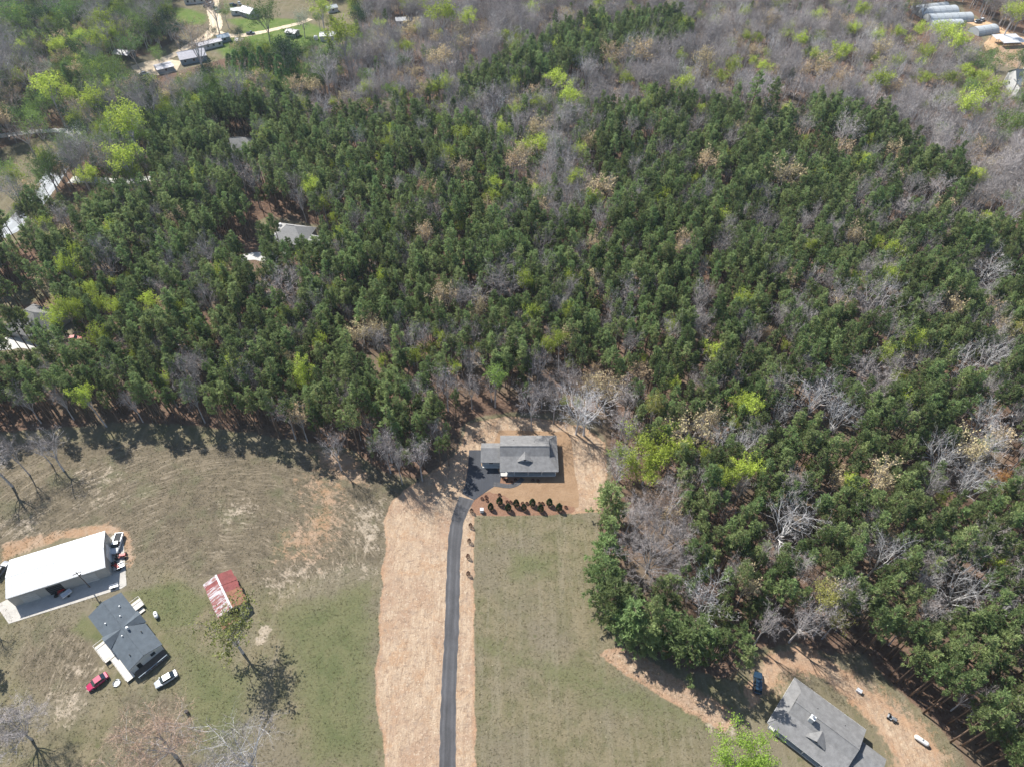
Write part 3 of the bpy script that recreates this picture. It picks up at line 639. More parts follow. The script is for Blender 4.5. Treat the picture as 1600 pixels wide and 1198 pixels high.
hero('yard', (402,1204), 1.1, 'bare', 'bare tree with pale sinuous limbs standing on the yard grass', 1.2, 1)
hero('sparse', (380,1020), 1.05, 'olive', 'sparse yellow-green tree leaning over the rusty red tin shed', 2.2, 3)
hero('dense', (1004,756), 1.25, 'lime', 'bright lime-green tree at the wood edge beside the cleared straw', 0.7, 2)
hero('dense', (1146,1205), 0.92, 'bright', 'bright green leafy tree beside the porch of the dormered house with chimney', 0.3, 1)
hero('grand', (1010,893), 0.95, 'bare', 'huge grey bare tree spreading at the lawn edge behind bushy pines', 0.7, 0)
hero('pale', (912,680), 1.05, 'pale', 'pale bare tree behind the new grey house casting one long shadow', 0.2, 0)
hero('yard', (50,1155), 0.8, 'bare', 'grey bushy bare tree beside the pale bare dirt of the yard', 1.0, 0)
hero('green', (-22,1090), 0.9, 'green', 'dark green tree at the yard edge across from the red car', 1.9, 2)
hero('pine', (-30,1010), 0.9, 'pine', 'dark pine at the edge of the mown yard by the concrete apron', 1.9, 2)
hero('bare', (100,735), 0.8, 'bare', 'slim bare tree standing alone in the stubble before the pines', 0.9, 4)
hero('bare', (20,760), 1.0, 'bare', 'forked bare tree in the stubble behind the white metal barn', 0.3, 5)
hero('bare', (-5,985), 0.5, 'pale', 'small grey bare bush at the corner of the concrete apron', 0.3, 2)

# yard stands, then the woods on a jittered grid
fixed = [(t[1], t[2], KINDS[t[0]]['r'] * t[3]) for t in T] + [(q[1], q[2], KINDS[q[0]]['r'] * q[3]) for q in HERO]
cell = {}
for x, y, rr in fixed: cell.setdefault((int(x // 12), int(y // 12)), []).append((x, y, rr))
TARGETS = [(*r, at((r[0]+r[2])/2, r[3]).y) for r in ((434,344,492,372),(358,212,388,224),(40,476,78,500),(10,528,40,542),(108,524,124,532),(384,398,400,406),(60,215,122,300),(0,330,30,372),(0,205,120,214),(130,277,236,286),
    (278,72,324,100),(315,56,356,80),(318,2,400,60),(400,36,480,56),(455,50,528,66),(205,92,284,116),(186,78,206,96),(510,8,530,22),(622,28,640,38),(1426,8,1516,34),(1518,36,1556,54),(1540,42,1600,72),(1556,88,1600,138),(340,345,400,375),(1200,158,1262,166),(890,565,960,690),(700,640,950,660))]
for t in T:
    K = KINDS[t[0]]; u0, v0 = pix(t[1], t[2], K['zc'] * t[6]); ppm = FPX / (t[2] * CP + (CAM_H - 12) * SP); q = K['r'] * t[3] * ppm * 0.62
    TARGETS.append((u0 - q, v0 - q, u0 + q, v0 + q, t[2]))
for q in HERO:
    K = KINDS[q[0]]; u0, v0 = pix(q[1], q[2], K['zc'] * q[3]); r_ = K['r'] * q[3] * 5.0 * 0.8; TARGETS.append((u0 - r_, v0 - r_, u0 + r_, v0 + r_ + 8, q[2]))
TG = {}
for r in TARGETS:
    for i in range(int(r[0] // 40), int(r[2] // 40) + 1):
        for j in range(int(r[1] // 40), int(r[3] // 40) + 1): TG.setdefault((i, j), []).append(r)
def hides(k, x, y, s, sz):
    K = KINDS[k]; u0, vt = pix(x, y, K['h'] * sz * 0.98); _, vb = pix(x, y, K['h'] * sz * 0.5); q = K['r'] * s * FPX / (y * CP + (CAM_H - 12) * SP) * 0.8
    for i in range(int((u0 - q) // 40), int((u0 + q) // 40) + 1):
        for j in range(int(vt // 40), int(vb // 40) + 1):
            for r in TG.get((i, j), ()):
                if r[4] > y + 1 and r[0] < u0 + q and r[2] > u0 - q and r[1] < vb and r[3] > vt: return True
    return False
def blocked(x, y, f=0.85):
    a, b = int(x // 12), int(y // 12)
    for i in (a-1, a, a+1):
        for j in (b-1, b, b+1):
            for q in cell.get((i, j), ()):
                if (x-q[0])**2 + (y-q[1])**2 < (q[2]*f)**2: return True
    return False
gx, gy = np.meshgrid(np.arange(-440, 440, 2.75), np.arange(-10, 640, 2.75))
gx = (gx + rng.uniform(-1.25, 1.25, gx.shape)).ravel(); gy = (gy + rng.uniform(-1.25, 1.25, gy.shape)).ravel()
near = np.abs(gx) < (105 + 0.50 * gy)
gx, gy = gx[near], gy[near]
free = np.max([poly_sd(p, gx, gy) for p in [OPEN_NEAR] + OPEN_FAR], 0) < 0.3
gx, gy = gx[free], gy[free]
W_ = []
rr = rng.random((len(gx), 4)); big = rng.random((140, 140))
for x, y, q in zip(gx, gy, rr):
    u, v = pix(x, y, 11.5)
    if blocked(x, y): continue
    pine = any(in_poly(z, u, v) for z in PINE_ZONES) and not any(in_poly(z, u, v) for z in HARD_GAPS)
    clump = big[int(x // 16) % 140, int(y // 16) % 140]
    if pine:
        if q[0] < 0.055: k, ck, s = 'bare', 'bare', 0.45 + 0.3*q[1]
        elif q[0] < 0.068: k, ck, s = 'lime', 'lime', 0.5 + 0.3*q[1]
        elif q[0] < 0.076: k, ck, s = 'tan', 'tan', 0.5 + 0.3*q[1]
        elif q[0] < 0.115: continue
        else: k, ck, s = 'pine', 'pine', 0.70 + 0.30*q[1] + 0.22*clump
    elif in_poly(MIX_ZONE, u, v):
        if q[3] > 0.50: continue
        if q[0] < 0.12 + 0.22*clump: k, ck, s = 'bare', ('brown' if q[2] < 0.25 else 'bare'), 0.7 + 0.5*q[1]
        elif q[0] < 0.64: k, ck, s = 'green', ('mid' if q[2] < 0.5 else 'green' if q[2] < 0.8 else 'dark'), 0.6 + 0.5*q[1]
        elif q[0] < 0.74: k, ck, s = 'lime', 'lime', 0.7 + 0.4*q[1]
        elif q[0] < 0.80: k, ck, s = 'tan', 'tan', 0.7 + 0.4*q[1]
        else: k, ck, s = 'pine', 'pine', 0.8 + 0.4*q[1]
    else:
        wedge = in_poly([(560,165),(690,120),(930,130),(945,270),(905,340),(780,300)], u, v)
        if q[3] > (0.5 if wedge else 0.33): continue
        if wedge and q[2] > 0.58: k, ck, s = ('pine', 'pine', 0.65 + 0.35*q[1]) if q[2] > 0.68 else ('lime', 'mid', 0.5 + 0.4*q[1]); W_.append((k, x, y, s, ck, False, s)); continue
        if q[0] < 0.12: k, ck, s = 'pale', 'pale', 0.5 + 0.35*q[1]
        elif q[0] < 0.78: k, ck, s = 'bare', ('brown' if q[2] < 0.15 else 'bare'), 0.48 + 0.42*q[1]
        elif q[0] < 0.85: k, ck, s = 'tan', 'tan', 0.6 + 0.4*q[1]
        elif q[0] < 0.95: k, ck, s = 'lime', ('lime' if q[2] < 0.4 else 'mid'), 0.5 + 0.5*q[1]
        else: k, ck, s = 'pine', 'pine', 0.6 + 0.35*q[1]
    sz = s if k in ('pine', 'cedar') or not pine else min(1.5 * s, max(s, 0.98))
    if k in ('bare', 'pale') and not pine: sz = s * 1.25
    if hides(k, x, y, s, sz): continue
    W_.append((k, x, y, s, ck, False, sz))
T += W_

LABELS = {
 'pine': [('tall green pine in the plantation along the stubble field edge', 'pines along the stubble field', lambda u, v: u < 720),
          ('tall green pine in the dense stand beyond the new house clearing', 'pines beyond the new house', lambda u, v: v < 690),
          ('green pine in the dense wood bordering the mown lawn and dirt lane', 'pines beside the lawn and lane', lambda u, v: True)],
 'bush': [('bushy green pine', 'x', lambda u, v: True)],
 'bare': [('grey leafless tree among the green plantation pines', 'bare trees among the pines', lambda u, v: v > 240), ('grey-brown leafless tree in the bare hardwood belt', 'bare hardwood belt', lambda u, v: True)],
 'pale': [('large leafless tree with whitish limbs among the pines', 'white-limbed bare trees', lambda u, v: True)],
 'lime': [('small tree in fresh yellow-green leaf among the pines', 'yellow-green trees among the pines', lambda u, v: v > 260), ('yellow-green budding tree in the far hardwoods', 'yellow-green far trees', lambda u, v: True)],
 'green': [('rounded green leafy tree near the far yards and road', 'leafy trees near the far yards', lambda u, v: True)],
 'tan': [('tree with tan flowering buds in the woods', 'tan budding trees', lambda u, v: True)],
 'yard': [('x', 'y', lambda u, v: True)],
 'grand': [('x', 'y', lambda u, v: True)],
 'dense': [('x', 'y', lambda u, v: True)],
 'sparse': [('x', 'y', lambda u, v: True)],
 'cedar': [('dark green pointed conifer in the row below the far trailer', 'conifers near the far yards', lambda u, v: True)],
}
MARKS = [(at(*q), n) for q, n in (((653,752),'the dark barrel'),((820,700),'the new grey house'),((1001,745),'the bright lime-green tree'),((1010,880),'the huge grey bare tree'),((1183,1068),'the dark blue car'),((1341,1080),'the small white bin'),
    ((1438,1158),'the long white tank'),((740,715),'the asphalt court'),((460,376),'the pale hip-roofed house'),((62,512),'the shaded hip-roofed house'),((373,236),'the half-hidden pale house'),((90,262),'the grey road'),((328,74),'the silver trailer'),
    ((515,62),'the little white barn'),((1470,28),'the greenhouse tunnels'),((1596,134),'the white two-storey house'),((100,735),'the slim lone bare tree'),((1276,640),'the forked white-limbed tree'),((1240,840),'the white-limbed bare tree'),((250,108),'the timber yard'),
    ((400,690),'the stubble field'),((930,70),'the far pine island'),((545,700),'the clay patch'))]
def where(x, y):
    d, n = min((math.hypot(x - m.x, y - m.y), n) for m, n in MARKS)
    return ('right beside ' if d < 13 else 'near ' if d < 30 else 'some way off from ' if d < 60 else 'deep in the woods, nearest to ') + n
COLNAME = {'yellow': 'yellow', 'orange': 'orange', 'red': 'reddish', 'brown': 'brown-twigged', 'white': 'whitish', 'dark': 'dark', 'mid': 'mid-green'}
def plant_tree(k, x, y, s, ck, label, group, rz, vi, sz=None):
    K = KINDS[k]; e = empty(K['name'], (x, y, 0.0), rz, label, K['cat'], group); e.scale = (s, s, sz or s)
    tr, cr = K['v'][vi % len(K['v'])]
    a = link('trunk', tr, e); b = link('crown', cr, e)
    c = COLORS[ck]; b.color = (*c, 1); a.color = (*c, 1); return e
for k, x, y, s, ck, label, rz, vi, sz in HERO: plant_tree(k, x, y, s, ck, label, None, rz, vi, sz)
def vis(x, y, z):
    u, v = pix(x, y, z); return -8 < u < IW + 8 and -8 < v < IH + 8
rest = {}
for k in KINDS:
    L = [t for t in T if t[0] == k]
    cand = [t for t in L if vis(t[1], t[2], KINDS[k]['h'] * t[6] * 0.85)]
    cand.sort(key=lambda t: (0 if t[5] else 1, math.hypot(t[1], t[2]) / t[3] ** 0.5))
    LIM = {'pale': 90, 'bare': 195, 'pine': 280, 'lime': 290}.get(k, 290)
    one = cand[:LIM]; ids = set(map(id, one)); rest[k] = [t for t in L if id(t) not in ids]
    for n, (kk, x, y, s, ck, ex, sz) in enumerate(one):
        u, v = pix(x, y, 10 * s)
        label, group = next((a, g) for a, g, f in LABELS[k] if f(u, v))
        if ck in COLNAME and k != 'cedar': label = COLNAME[ck] + ' ' + label.replace('grey-brown ', '').replace('grey ', '').replace('yellow-green ', '').replace('green leafy', 'leafy'); group = COLNAME[ck] + ' ' + group
        base = {'pine': 'green pine', 'bush': 'bushy low-crowned pine', 'bare': 'leafless tree', 'pale': 'white-limbed leafless tree', 'lime': 'budding tree', 'green': 'rounded leafy tree', 'tan': 'tan-budded tree', 'cedar': 'pointed green conifer'}.get(k, k)
        tone = COLNAME.get(ck, {'bare': 'grey', 'lime': 'lime-green'}.get(ck, '')) if k != 'cedar' else ''
        size = 'large ' if s > 1.0 else 'slim ' if s < 0.62 else ''
        label = ' '.join((size + tone + ' ' + base + ' ' + where(x, y)).split()); group = base + 's ' + where(x, y)
        plant_tree(k, x, y, s, ck, label, group, random.random() * 6.283, random.randrange(8), sz * random.uniform(0.94, 1.08))

# what is left of each wood: one object that repeats its own few tree shapes
def wood(name, kind, trees, label, cat, colour):
    if not trees: return
    V = KINDS[kind]['v']; nv = len(V)
    verts, faces, mi, vid = [], [], [], []; mats = []
    for k, (tr, cr) in enumerate(V):
        for me in (tr, cr):
            off = len(verts); verts += [tuple(q.co) for q in me.vertices]; vid += [k] * len(me.vertices)
            mp = []
            for m in me.materials:
                if m not in mats: mats.append(m)
                mp.append(mats.index(m))
            for p in me.polygons: faces.append(tuple(off + i for i in p.vertices)); mi.append(mp[p.material_index])
    n0 = len(verts); rs = np.random.default_rng(5)
    verts += [(t[1], t[2], 0.0) for t in trees]; vid += [-1] * len(trees)
    me = bpy.data.meshes.new(name); me.from_pydata(verts, [], faces)
    for m in mats: me.materials.append(m)
    me.polygons.foreach_set('material_index', mi)
    a = me.attributes.new('vid', 'INT', 'POINT'); a.data.foreach_set('value', np.array(vid, np.int32))
    sc = np.ones((len(verts), 3), np.float32); rt = np.zeros((len(verts), 3), np.float32)
    s = np.array([t[3] for t in trees]); sc[n0:, 0] = s; sc[n0:, 1] = s; sc[n0:, 2] = np.array([t[-1] for t in trees]) * rs.uniform(0.92, 1.12, len(s)); rt[n0:, 2] = rs.uniform(0, 6.283, len(s))
    a = me.attributes.new('scl', 'FLOAT_VECTOR', 'POINT'); a.data.foreach_set('vector', sc.ravel())
    a = me.attributes.new('rot', 'FLOAT_VECTOR', 'POINT'); a.data.foreach_set('vector', rt.ravel())
    pk = np.zeros(len(verts), np.int32); pk[n0:] = rs.integers(0, nv, len(s))
    a = me.attributes.new('pick', 'INT', 'POINT'); a.data.foreach_set('value', pk)
    o = link(name, me); o.color = (*colour, 1); tag(o, label, cat, None, 'stuff')
    g = bpy.data.node_groups.new(name, 'GeometryNodeTree'); g.interface.new_socket('Geometry', in_out='INPUT', socket_type='NodeSocketGeometry'); g.interface.new_socket('Geometry', in_out='OUTPUT', socket_type='NodeSocketGeometry')
    N, Lk = g.nodes, g.links; gi = N.new('NodeGroupInput'); go = N.new('NodeGroupOutput')
    def named(nm, typ):
        x = N.new('GeometryNodeInputNamedAttribute'); x.data_type = typ; x.inputs['Name'].default_value = nm; return next(q for q in x.outputs if q.enabled and q.name == 'Attribute')
    va = named('vid', 'INT')
    def part(k):
        c = N.new('FunctionNodeCompare'); c.data_type = 'INT'; c.operation = 'EQUAL'
        ii = [q for q in c.inputs if q.enabled]; Lk.new(va, ii[0]); ii[1].default_value = k
        sp = N.new('GeometryNodeSeparateGeometry'); sp.domain = 'POINT'; Lk.new(gi.outputs[0], sp.inputs[0]); Lk.new(c.outputs[0], sp.inputs['Selection']); return sp.outputs[0]
    gt = N.new('GeometryNodeGeometryToInstance')
    for k in range(nv): Lk.new(part(k), gt.inputs[0])
    ip = N.new('GeometryNodeInstanceOnPoints'); Lk.new(part(-1), ip.inputs['Points']); Lk.new(gt.outputs[0], ip.inputs['Instance'])
    ip.inputs['Pick Instance'].default_value = True; Lk.new(named('pick', 'INT'), ip.inputs['Instance Index'])
    er = N.new('FunctionNodeEulerToRotation'); Lk.new(named('rot', 'FLOAT_VECTOR'), er.inputs[0]); Lk.new(er.outputs[0], ip.inputs['Rotation'])
    Lk.new(named('scl', 'FLOAT_VECTOR'), ip.inputs['Scale']); Lk.new(ip.outputs[0], go.inputs[0])
    md = o.modifiers.new('wood', 'NODES'); md.node_group = g; return o
wood('pine_forest', 'pine', rest['pine'], 'dark green pine plantation stretching behind the clearings as one mass', 'forest', COLORS['pine'])
wood('bare_woods', 'bare', rest['bare'], 'grey-brown leafless hardwood woods filling the far slopes', 'forest', COLORS['bare'])
wood('pale_woods', 'pale', rest['pale'], 'white-limbed leafless woods', 'forest', COLORS['pale'])
wood('budding_woods', 'lime', rest['lime'], 'yellow-green budding trees dotted through the far woods', 'forest', COLORS['lime'])
wood('leafy_woods', 'green', rest['green'], 'mid-green leafy woods around the far yards', 'forest', COLORS['mid'])
wood('tan_woods', 'tan', rest['tan'], 'tan budding trees dotted through the far woods', 'forest', COLORS['tan'])
print('TREES', {k: (len([t for t in T if t[0] == k]), len(rest[k])) for k in KINDS})

# ------------------------------------------------------------------ buildings
def windows(parent, spots, sx=1):
    """spots: (x, y, z, w, h, normal axis 'x'/'y', sign)"""
    for (x, y, z, w, h, ax, sg) in spots:
        x *= sx
        if ax == 'x': sg *= sx
        a, b = MB(), MB()
        if ax == 'y':
            a.box(x-w/2-.08, x+w/2+.08, min(y, y+sg*.06), max(y, y+sg*.06), z-.08, z+h+.08); b.box(x-w/2, x+w/2, min(y+sg*.062, y+sg*.08), max(y+sg*.062, y+sg*.08), z, z+h)
        else:
            a.box(min(x, x+sg*.06), max(x, x+sg*.06), y-w/2-.08, y+w/2+.08, z-.08, z+h+.08); b.box(min(x+sg*.062, x+sg*.08), max(x+sg*.062, x+sg*.08), y-w/2, y+w/2, z, z+h)
        f = a.build('window', M['trim'], parent); b.build('pane', M['glass'], f)

def builder_house(loc, rz, sx, label, chimney):
    e = empty('house', (*loc, 0.0), rz, label, 'house'); X = lambda x: sx * x
    S = lambda pts: [(X(p[0]), p[1], p[2]) for p in pts]
    def bx(mb, x0, x1, *r): return mb.box(min(X(x0), X(x1)), max(X(x0), X(x1)), *r)
    ze, zb, zr = 2.7, 4.0, 5.5; yn, yr, yb, ys = 6.0, 0.15, -2.0, -5.95; xw, xg, xe = -7.65, 5.45, 7.65
    def zn(y): return ze + (yn - y) * (zr - ze) / (yn - yr)
    def zs(y): return ze + (y - ys) * (zb - ze) / (yb - ys)
    sk = 0.5; zk = ze + (xe - xg) * sk; yk_n = yn - (zk - ze) * (yn - yr) / (zr - ze); yk_s = ys + (zk - ze) * (yb - ys) / (zb - ze)
    r = MB()
    r.slab(S([(xw, yn, ze), (xw, yr, zr), (xg, yr, zr), (xg, yk_n, zk), (xe, yn, ze)]))
    r.slab(S([(xw, yr, zr), (xw, yb, zb), (xg, yb, zb), (xg, yr, zr)]))
    r.slab(S([(xw, yb, zb), (xw, ys, ze), (xe, ys, ze), (xg, yk_s, zk), (xg, yb, zb)]))
    r.slab(S([(xe, yn, ze), (xg, yk_n, zk), (xg, yk_s, zk), (xe, ys, ze)]))
    roof = r.build('roof', M['shingle'], e)
    c = MB(); c.tube(S([(xw, yr, zr + .03), (xg + .1, yr, zr + .03)]), [.09, .09], 5); c.tube(S([(xg, yk_n, zk + .02), (xe, yn, ze + .02)]), [.07, .07], 5); c.tube(S([(xg, yk_s, zk + .02), (xe, ys, ze + .02)]), [.07, .07], 5)
    c.build('ridge_cap', M['shingle'], roof)
    # gable wall of the upper roof at the hipped end
    g = MB(); g.slab([], 0) if False else None
    i = [(xg - .25, yk_n, zk - .1), (xg - .25, yr, zr - .16), (xg - .25, yb, zb - .14), (xg - .25, yk_s, zk - .1)]
    g.face(S(i)).face(S([(p[0] + .12, p[1], p[2]) for p in i])); g.build('gable_wall', M['siding'], e)
    # walls: profile below the roof, drawn out along the ridge
    w = MB(); prof = [(-3.0, .2), (5.6, .2), (5.6, zn(5.6) - .16), (yr, zr - .2), (yb, zb - .18), (-3.0, zs(-3.0) - .16)]
    A = [(X(-7.3), p[0], p[1]) for p in prof]; B = [(X(5.1), p[0], p[1]) for p in prof]
    w.face(A).face(B)
    for k in range(6): w.face([A[k], A[(k+1) % 6], B[(k+1) % 6], B[k]])
    bx(w, 5.1, 7.25, -3.0, 5.6, .2, 2.62); w.build('wall', M['siding_grey'], e)
    bx(MB(), -7.35, 7.3, -3.05, 5.65, -.05, .2).build('foundation', M['concrete'], e)
    # front porch: four slabs, five posts
    for k in range(4):
        x0 = -7.65 + k * 3.66; bx(MB(), x0 + .03, x0 + 3.63, -5.72, -3.06, -.05, .34).build('porch_slab', M['concrete_white'], e)
    for k in range(5): bx(MB(), -7.5 + k * 3.63 - .09, -7.5 + k * 3.63 + .09, -5.65, -5.47, .34, 2.58).build('porch_post', M['trim'], e)
    bx(MB(), -7.6, 7.2, -5.68, -5.44, 2.35, 2.56).build('porch_beam', M['trim'], e)
    f = MB(); bx(f, xw, xe, ys - .03, ys - .004, ze - .2, ze - .02); bx(f, xw, xe, yn + .004, yn + .03, ze - .2, ze - .02); bx(f, xe + .004, xe + .03, ys, yn, ze - .2, ze - .02)
    f.build('gutter', M['trim'], e)
    # dormer on the porch slope
    dx, dw, pk, yf = 0.0 - 1.05, 1.95, 4.75, -3.35
    ev = zs(yf) + .12; yrb = yb + (pk - zb) * (yr - yb) / (zr - zb)
    ye = ys + (ev - ze) * (yb - ys) / (zb - ze)
    d = MB(); d.slab(S([(dx, yf - .25, pk), (dx, yrb, pk), (dx - dw, ye, ev)]), .1); d.slab(S([(dx, yf - .25, pk), (dx, yrb, pk), (dx + dw, ye, ev)]), .1)
    d.slab(S([(dx, yf - .25, pk), (dx - dw, ye, ev), (dx - dw, yf - .25, ev)]), .1); d.slab(S([(dx, yf - .25, pk), (dx + dw, ye, ev), (dx + dw, yf - .25, ev)]), .1)
    dm = d.build('dormer', M['shingle'], e)
    dwl = MB(); dwl.face(S([(dx - dw * .93, yf, zs(yf) - .1), (dx + dw * .93, yf, zs(yf) - .1), (dx, yf, pk - .12)])); dwl.face(S([(dx - dw * .93, yf + .1, zs(yf) - .1), (dx + dw * .93, yf + .1, zs(yf) - .1), (dx, yf + .1, pk - .12)]))
    dwl.build('dormer_wall', M['siding'], dm)
    bx(MB(), dx - .28, dx + .28, yf - .05, yf - .01, 3.75, 4.2).build('dormer_vent', M['dark'], dm)
    # garage wing
    gx0, gx1, gyn, gyr, gys, gzr = -12.7, -7.66, 3.4, .6, -3.1, 4.2
    q = MB(); q.slab(S([(gx0, gyn, ze), (gx0, gyr, gzr), (gx1, gyr, gzr), (gx1, gyn, ze)])); q.slab(S([(gx0, gyr, gzr), (gx0, gys, ze), (gx1, gys, ze), (gx1, gyr, gzr)]))
    q.build('garage_roof', M['shingle'], e)
    w = MB(); prof = [(-2.3, .1), (3.1, .1), (3.1, ze - .05), (gyr, gzr - .2), (-2.3, ze + .18)]
    A = [(X(-12.4), p[0], p[1]) for p in prof]; B = [(X(-7.32), p[0], p[1]) for p in prof]; w.face(A).face(B)
    for k in range(5): w.face([A[k], A[(k+1) % 5], B[(k+1) % 5], B[k]])
    w.build('garage_wall', M['siding_grey'], e)
    gd = bx(MB(), -12.46, -12.402, -1.9, 2.7, .12, 2.3).build('garage_door', M['trim'], e)
    for k in range(3): bx(MB(), -12.49, -12.462, -1.85, 2.65, .62 + k * .55, .66 + k * .55).build('panel_groove', M['steel'], gd)
    bx(MB(), -12.3, -7.68, -3.0, -2.31, -.05, .3).build('side_slab', M['concrete_white'], e)
    windows(e, [(-5.5, -3.0, 1.0, 1.5, 1.4, 'y', -1), (-2.4, -3.0, 1.0, 1.5, 1.4, 'y', -1), (4.4, -3.0, 1.0, 1.5, 1.4, 'y', -1), (-4, 5.6, 1.0, 1.2, 1.2, 'y', 1), (3, 5.6, 1.0, 1.2, 1.2, 'y', 1), (7.25, 2, 1.0, 1.2, 1.2, 'x', 1), (-10, -2.3, 1.1, 1.1, 1.0, 'y', -1)], sx)
    dr = bx(MB(), .5, 1.5, -3.07, -3.01, .35, 2.4).build('door', M['dark'], e); bx(MB(), 1.32, 1.42, -3.12, -3.08, 1.3, 1.38).build('handle', M['chrome'], dr)
    for (px, py) in ((-4.0, 3.2), (1.5, 2.4)): MB().lathe([(.06, 0), (.06, .35)], 'z', (X(px), py, zn(py) - .05), 8).build('vent_pipe', M['dark'], roof)
    if chimney:
        cx, cy = 1.6, -.75; ch = bx(MB(), cx - .45, cx + .45, cy - .4, cy + .4, 3.9, 6.3).build('chimney', M['siding'], e)
        bx(MB(), cx - .52, cx + .52, cy - .47, cy + .47, 6.3, 6.42).build('chimney_cap', M['trim'], ch); MB().lathe([(.2, 6.42), (.2, 6.7), (.28, 6.72), (.28, 6.78)], 'z', (X(cx), cy, 0), 10).build('flue', M['steel'], ch)
    return e
builder_house((4.45, 112.05), 0.0, 1, 'new grey-shingled house with one dormer beside the black asphalt court', False)
c1 = (Vector((51.04, 44.73)) + Vector((70.37, 43.3))) / 2
builder_house((c1.x, c1.y), math.atan2(-.668, .744), -1, 'grey-shingled house with dormer and white chimney beside the dirt lane', True)

def gable_house(name, loc, rz, L, W, zw, zr, wall, roof, label, cat='house', over=.35, cross=None, wins=3, hip=0.0):
    e = empty(name, (*loc, 0.0), rz, label, cat); l, w = L / 2, W / 2; sl = (zr - zw) / w; ze = zw - over * sl
    r = MB()
    if hip > 0:
        h = hip; a, b = l + over, w + over
        r.slab([(-a, -b, ze), (a, -b, ze), (a - h, 0, zr), (-a + h, 0, zr)]); r.slab([(-a, b, ze), (a, b, ze), (a - h, 0, zr), (-a + h, 0, zr)])
        r.slab([(a, -b, ze), (a, b, ze), (a - h, 0, zr)]); r.slab([(-a, -b, ze), (-a, b, ze), (-a + h, 0, zr)])
    else:
        for s in (1, -1): r.slab([(-l - over, s * (w + over), ze), (l + over, s * (w + over), ze), (l + over, 0, zr), (-l - over, 0, zr)])
    ro = r.build('roof', roof, e)
    MB().tube([(-l + (hip - over if hip else -over), 0, zr + .03), (l - (hip - over if hip else -over), 0, zr + .03)], [.09, .09], 5).build('ridge_cap', roof, ro)
    m = MB(); m.box(-l, l, -w, w, 0, zw - .1 if hip else zw - .14)
    if not hip:
        for s in (-1, 1):
            m.slab([], 0) if False else None
            m.face([(s * l, -w, zw - .15), (s * l, w, zw - .15), (s * l, 0, zr - .16)])
    m.build('wall', wall, e)
    sp = []
    for k in range(wins):
        x = -l + L * (k + .5) / wins; sp += [(x, -w, zw * .38, 1.1, 1.1, 'y', -1), (x, w, zw * .38, 1.1, 1.1, 'y', 1)]
    sp += [(-l, 0, zw * .38, 1.0, 1.1, 'x', -1), (l, w * .4, zw * .38, 1.0, 1.1, 'x', 1)]
    if wins: windows(e, sp)
    d = MB().box(l + .002, l + .05, -w * .5 - .45, -w * .5 + .45, .1, 2.1).build('door', M['dark'], e); MB().box(l + .052, l + .09, -w * .5 + .3, -w * .5 + .38, 1.0, 1.08).build('handle', M['chrome'], d)
    return e

# white metal barn on the concrete apron
A_, B_ = Vector((-114.9, 75.3)), Vector((-95.7, 82.7)); cb = (A_ + B_) / 2; bz = math.atan2(7.75, 19.1)
e = empty('metal_barn', (cb.x - .3, cb.y - .05, 0), bz, 'long white-roofed metal barn on the concrete apron', 'barn')
l, w, zw, zr = 10.35, 5.15, 4.2, 5.15
roof = None
for s in (1, -1):
    r = MB().slab([(-l, s * w, zw), (l, s * w, zw), (l, 0, zr), (-l, 0, zr)], .1); roof = r.build('roof', M['white_metal'], e)
    for k in range(23):
        x = -l + .25 + k * (2 * l - .5) / 22
        MB().slab([(x - .03, s * (w - .02), zw + .04), (x + .03, s * (w - .02), zw + .04), (x + .03, s * .1, zr + .02), (x - .03, s * .1, zr + .02)], .035).build('roof_rib', M['white_metal'], roof)
MB().slab([(-l, -.25, zr + .02), (l, -.25, zr + .02), (l, .25, zr + .02), (-l, .25, zr + .02)], .03).build('ridge_cap', M['white_metal'], e)
m = MB().box(-l + .08, l - .08, -w + .08, w - .08, 0, zw - .12)
for s in (-1, 1): m.face([(s * (l - .08), -w + .08, zw - .12), (s * (l - .08), w - .08, zw - .12), (s * (l - .08), 0, zr - .12)])
m.build('wall', M['cream'], e)
for k, x in enumerate((-6.6, -1.2, 6.0)):
    d = MB().box(x - 1.6, x + 1.6, -w + .02, -w + .076, .1, 3.3).build('roll_up_door', M['concrete_white'] if k != 1 else M['dark'], e)
    for j in range(4): MB().box(x - 1.55, x + 1.55, -w - .005, -w + .018, .8 + j * .7, .84 + j * .7).build('door_slat', M['steel'], d)
MB().box(l - .078, l - .03, -1.9, 1.9, .1, 3.4).build('end_door', M['trim'], e)
MB().box(-l - .02, l + .02, -w - .1, -w - .01, zw - .22, zw - .04).build('gutter', M['trim'], e)

# slate-roofed house with cross gables and decks
hc = (Vector((-89.0, 72.44)) + Vector((-80.36, 54.95)) + Vector((-94.4, 67.28)) + Vector((-75.22, 60.11))) / 4; hz = math.atan2(-12.33, 13.9)
e = gable_house('house', (hc.x, hc.y), hz, 17.4, 7.0, 2.75, 3.85, M['siding'], M['shingle_dark'], 'dark slate-roofed house with pale decks beside the white metal barn', wins=4)
for s in (1, -1):
    m = MB(); y0, ye, zt = 0.0, s * 4.15, 3.78
    m.slab([(-.1, .0, zt), (-.1, ye, zt), (1.9, ye, 2.75), (.0, .2 * s, zt - .1)], .1); m.slab([(-.1, 0, zt), (-.1, ye, zt), (-2.1, ye, 2.75), (-.2, .2 * s, zt - .1)], .1)
    x = m.build('cross_gable', M['shingle_dark'], e); MB().face([(-1.9, s * 4.05, 2.6), (1.7, s * 4.05, 2.6), (-.1, s * 4.05, 3.66)]).build('gable_wall', M['siding'], x)
